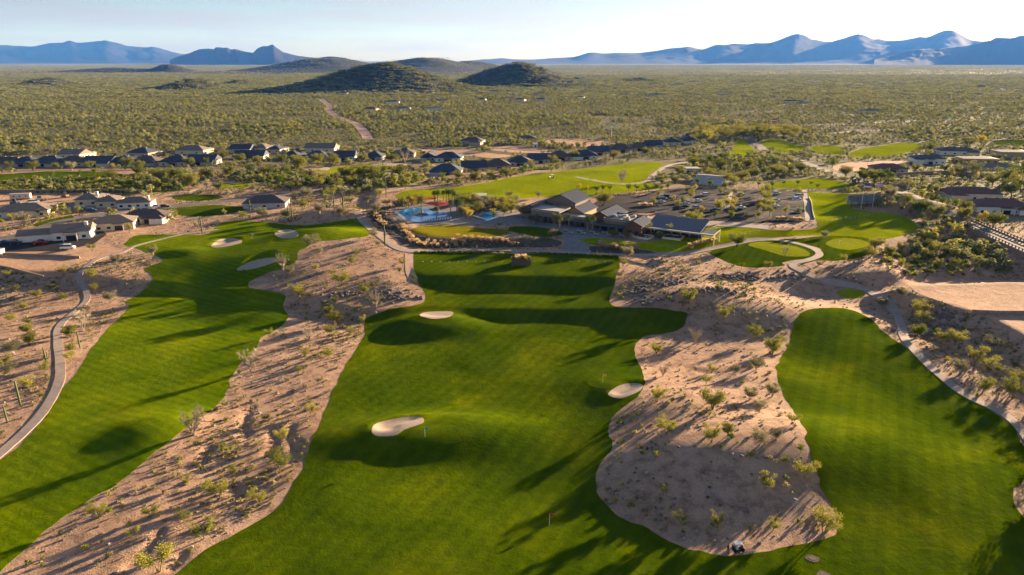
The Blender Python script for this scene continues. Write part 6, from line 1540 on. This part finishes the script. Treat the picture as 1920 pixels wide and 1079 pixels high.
def clump(seed, mats, n, span, per):
    "several bushes grown together"
    r = random.Random(seed); c = MB()
    for k in range(n):
        x, y = r.uniform(-span, span), r.uniform(-span, span); s = r.uniform(.8, 1.5)
        for j in range(2): leaf_cloud(c, r, (x + r.uniform(-1, 1), y + r.uniform(-1, 1), 1.7 * s), 1.5 * s, per, 1.0 * s, .7, .4)
    return c.mesh('scrub', mats)
ST = [scrub_tree(90 + k, ['leaf_scrub', 'leaf_scrub', 'leaf_mesquite', 'leaf_paloverde', 'leaf_scrub', 'leaf_sage'][k]) for k in range(6)]
X, Y, g = scatter(115000, 300, 1650, .96, 8)
dens = fbm(X, Y, 60, 71, 3)
keep = free(X, Y) & (g.random(len(X)) < np.clip(.85 + .5 * dens, .3, 1))
near = (Y < 620)
keep &= (np.abs(fbm(X, Y, 230, 91, 2)) > .045) | (g.random(len(X)) < .25)      # dry washes
keep &= ~near | (g.random(len(X)) < np.clip((Y - 300) / 260, .25, .9) * np.clip(.62 + 1.1 * fbm(X, Y, 35, 73, 2), .05, 1))
keep &= ~inside(atp([(680,395),(760,475),(1290,480),(1420,505),(1640,480),(1650,440),(1540,415),(1530,340),(1250,345),(900,372),(740,372)]), X, Y) & (Y > 305)
X, Y = X[keep], Y[keep]
ex = [(X, Y)]
for pts, n in (([(1540,300),(1700,296),(1920,310),(2000,360),(1920,400),(1760,440),(1690,400),(1640,395),(1560,350)], 420), ([(1290,300),(1420,292),(1530,310),(1560,330),(1500,333),(1380,345),(1290,330)], 420), ([(1720,440),(1790,425),(1860,470),(1900,515),(1800,500),(1700,470)], 90), ([(420,322),(560,316),(600,330),(760,330),(850,340),(740,356),(640,350),(440,345)], 260), ([(0,343),(200,340),(400,330),(360,350),(0,358)], 160), ([(1330,262),(1500,262),(1540,300),(1400,300)], 130), ([(1530,395),(1700,440),(1650,455),(1560,440)], 6)):
    P = atp(pts); q = nrg.random((n * 4, 2)) * (P.max(0) - P.min(0)) + P.min(0); q = q[inside(P, q[:, 0], q[:, 1]) & free(q[:, 0], q[:, 1])][:n]
    ex.append((q[:, 0], q[:, 1]))
X, Y = np.concatenate([e[0] for e in ex]), np.concatenate([e[1] for e in ex])
wl_k = np.array([0, 0, 1, 1, 4, 4, 2, 2, 3, 5])
stuff_points('desert_scrub', 'dense olive desert scrub spreading to the hills', X, Y, H(X, Y) + hill_h(X, Y) - .2, nrg.uniform(.6, 1.35, len(X)) * nrg.uniform(.8, 1.5, len(X)) * (1 + .3 * fbm(X, Y, 90, 93, 2)), wl_k[nrg.integers(0, 10, len(X))], ST)
CLM = [clump(120 + k, ['leaf_scrub', 'leaf_scrub', 'leaf_mesquite', 'leaf_scrub'][k], 7, 9, 9) for k in range(4)]
X, Y, g = scatter(70000, 1600, 4200, .92, 9)
keep = g.random(len(X)) < np.clip(.8 + .4 * fbm(X, Y, 150, 75, 3), .2, 1); keep &= free(X, Y); X, Y = X[keep], Y[keep]
stuff_points('distant_scrub', 'hazy scrub on the plain below the hills', X, Y, hill_h(X, Y) - .3, nrg.uniform(.8, 1.3, len(X)), nrg.integers(0, 4, len(X)), CLM)
CLF = [clump(140 + k, 'leaf_scrub', 16, 55, 5) for k in range(3)]
X, Y, g = scatter(30000, 4100, 15000, .88, 10)
stuff_points('horizon_scrub', 'scrub fading out on the horizon plain', X, Y, hill_h(X, Y) - .3, nrg.uniform(1.0, 1.6, len(X)), nrg.integers(0, 3, len(X)), CLF)
# tufts and stones on the near sand
TU = [shrub_mesh('tuft', 160 + k, mt, 26, .34, .10, .8) for k, mt in enumerate(['leaf_mesquite', 'leaf_dry', 'leaf_sage', 'leaf_green', 'leaf_paloverde'])]
X, Y, g = scatter(80000, 88, 440, .9, 12)
dn = fbm(X, Y, 22, 81, 2)
keep = free(X, Y) & (g.random(len(X)) < np.clip(.42 + .85 * dn, .05, 1)); X, Y = X[keep], Y[keep]
stuff_points('desert_tufts', 'tiny dry tufts sprinkled over the sand', X, Y, H(X, Y) - .02, nrg.uniform(.6, 1.4, len(X)) * nrg.uniform(.8, 1.9, len(X)), nrg.integers(0, 5, len(X)), TU)
def stone(seed):
    r = random.Random(seed); m = MB(); n = 7
    for z, q in ((-.1, .8), (.12, 1.0), (.34, .6)): m.v += [(q * .4 * math.cos(6.283*k/n) * r.uniform(.8, 1.2), q * .4 * math.sin(6.283*k/n) * r.uniform(.8, 1.2), z * r.uniform(.8, 1.2)) for k in range(n)]
    for a in (0, n): m.f += [(a + k, a + (k+1) % n, a + n + (k+1) % n, a + n + k) for k in range(n)]
    m.f.append(tuple(2*n + k for k in range(n)))
    return m
STN = [stone(k).mesh('stone', mt) for k, mt in enumerate(['boulder', 'riprap', 'riprap'])]
XS, YS = [], []
for (px, py, rx, ry) in riprap_spots:
    c0 = at(px, py); nn = int(rx * ry * 1.5)
    XS.append(c0.x + nrg.normal(0, rx * .5, nn)); YS.append(c0.y + nrg.normal(0, ry * .5, nn))
XS, YS = np.concatenate(XS), np.concatenate(YS)
ok = free(XS, YS); XS, YS = XS[ok], YS[ok]
stuff_points('riprap', 'grey blue riprap stones in the channels', XS, YS, H(XS, YS), nrg.uniform(.8, 2.0, len(XS)), nrg.integers(1, 3, len(XS)), STN)
XS, YS, g = scatter(5200, 90, 330, .88, 15); ok = free(XS, YS); XS, YS = XS[ok], YS[ok]
stuff_points('desert_stones', 'pale stones strewn over the sand', XS, YS, H(XS, YS) - .05, nrg.uniform(.25, 1.0, len(XS)), nrg.integers(0, 2, len(XS)), STN)
# weedy undergrowth in the hollow, field and wash
XS, YS = [], []
for pts, n in (([(-200,345),(0,341),(90,338),(230,332),(330,326),(400,330),(360,345),(330,358),(270,363),(0,360),(-200,364)], 3000), ([(440,327),(560,320),(600,330),(720,326),(760,332),(820,340),(740,352),(640,345),(520,350),(440,340)], 1500), ([(1655,470),(1720,448),(1800,440),(1860,470),(1900,512),(1800,518),(1700,515),(1650,498)], 260), ([(820,338),(900,330),(1000,316),(1060,306),(1060,312),(980,326),(900,340)], 500)):
    P = atp(pts); q = nrg.random((n * 3, 2)) * (P.max(0) - P.min(0)) + P.min(0); q = q[inside(P, q[:, 0], q[:, 1]) & free(q[:, 0], q[:, 1])][:n]
    XS.append(q[:, 0]); YS.append(q[:, 1])
XS, YS = np.concatenate(XS), np.concatenate(YS)
WD = [shrub_mesh('weed', 180 + k, mt, 60, 1.1, .3, .7) for k, mt in enumerate(['leaf_green', 'leaf_paloverde', 'leaf_mesquite'])]
stuff_points('undergrowth', 'yellow green brush filling the hollows', XS, YS, H(XS, YS), nrg.uniform(.6, 1.5, len(XS)), nrg.integers(0, 3, len(XS)), WD)
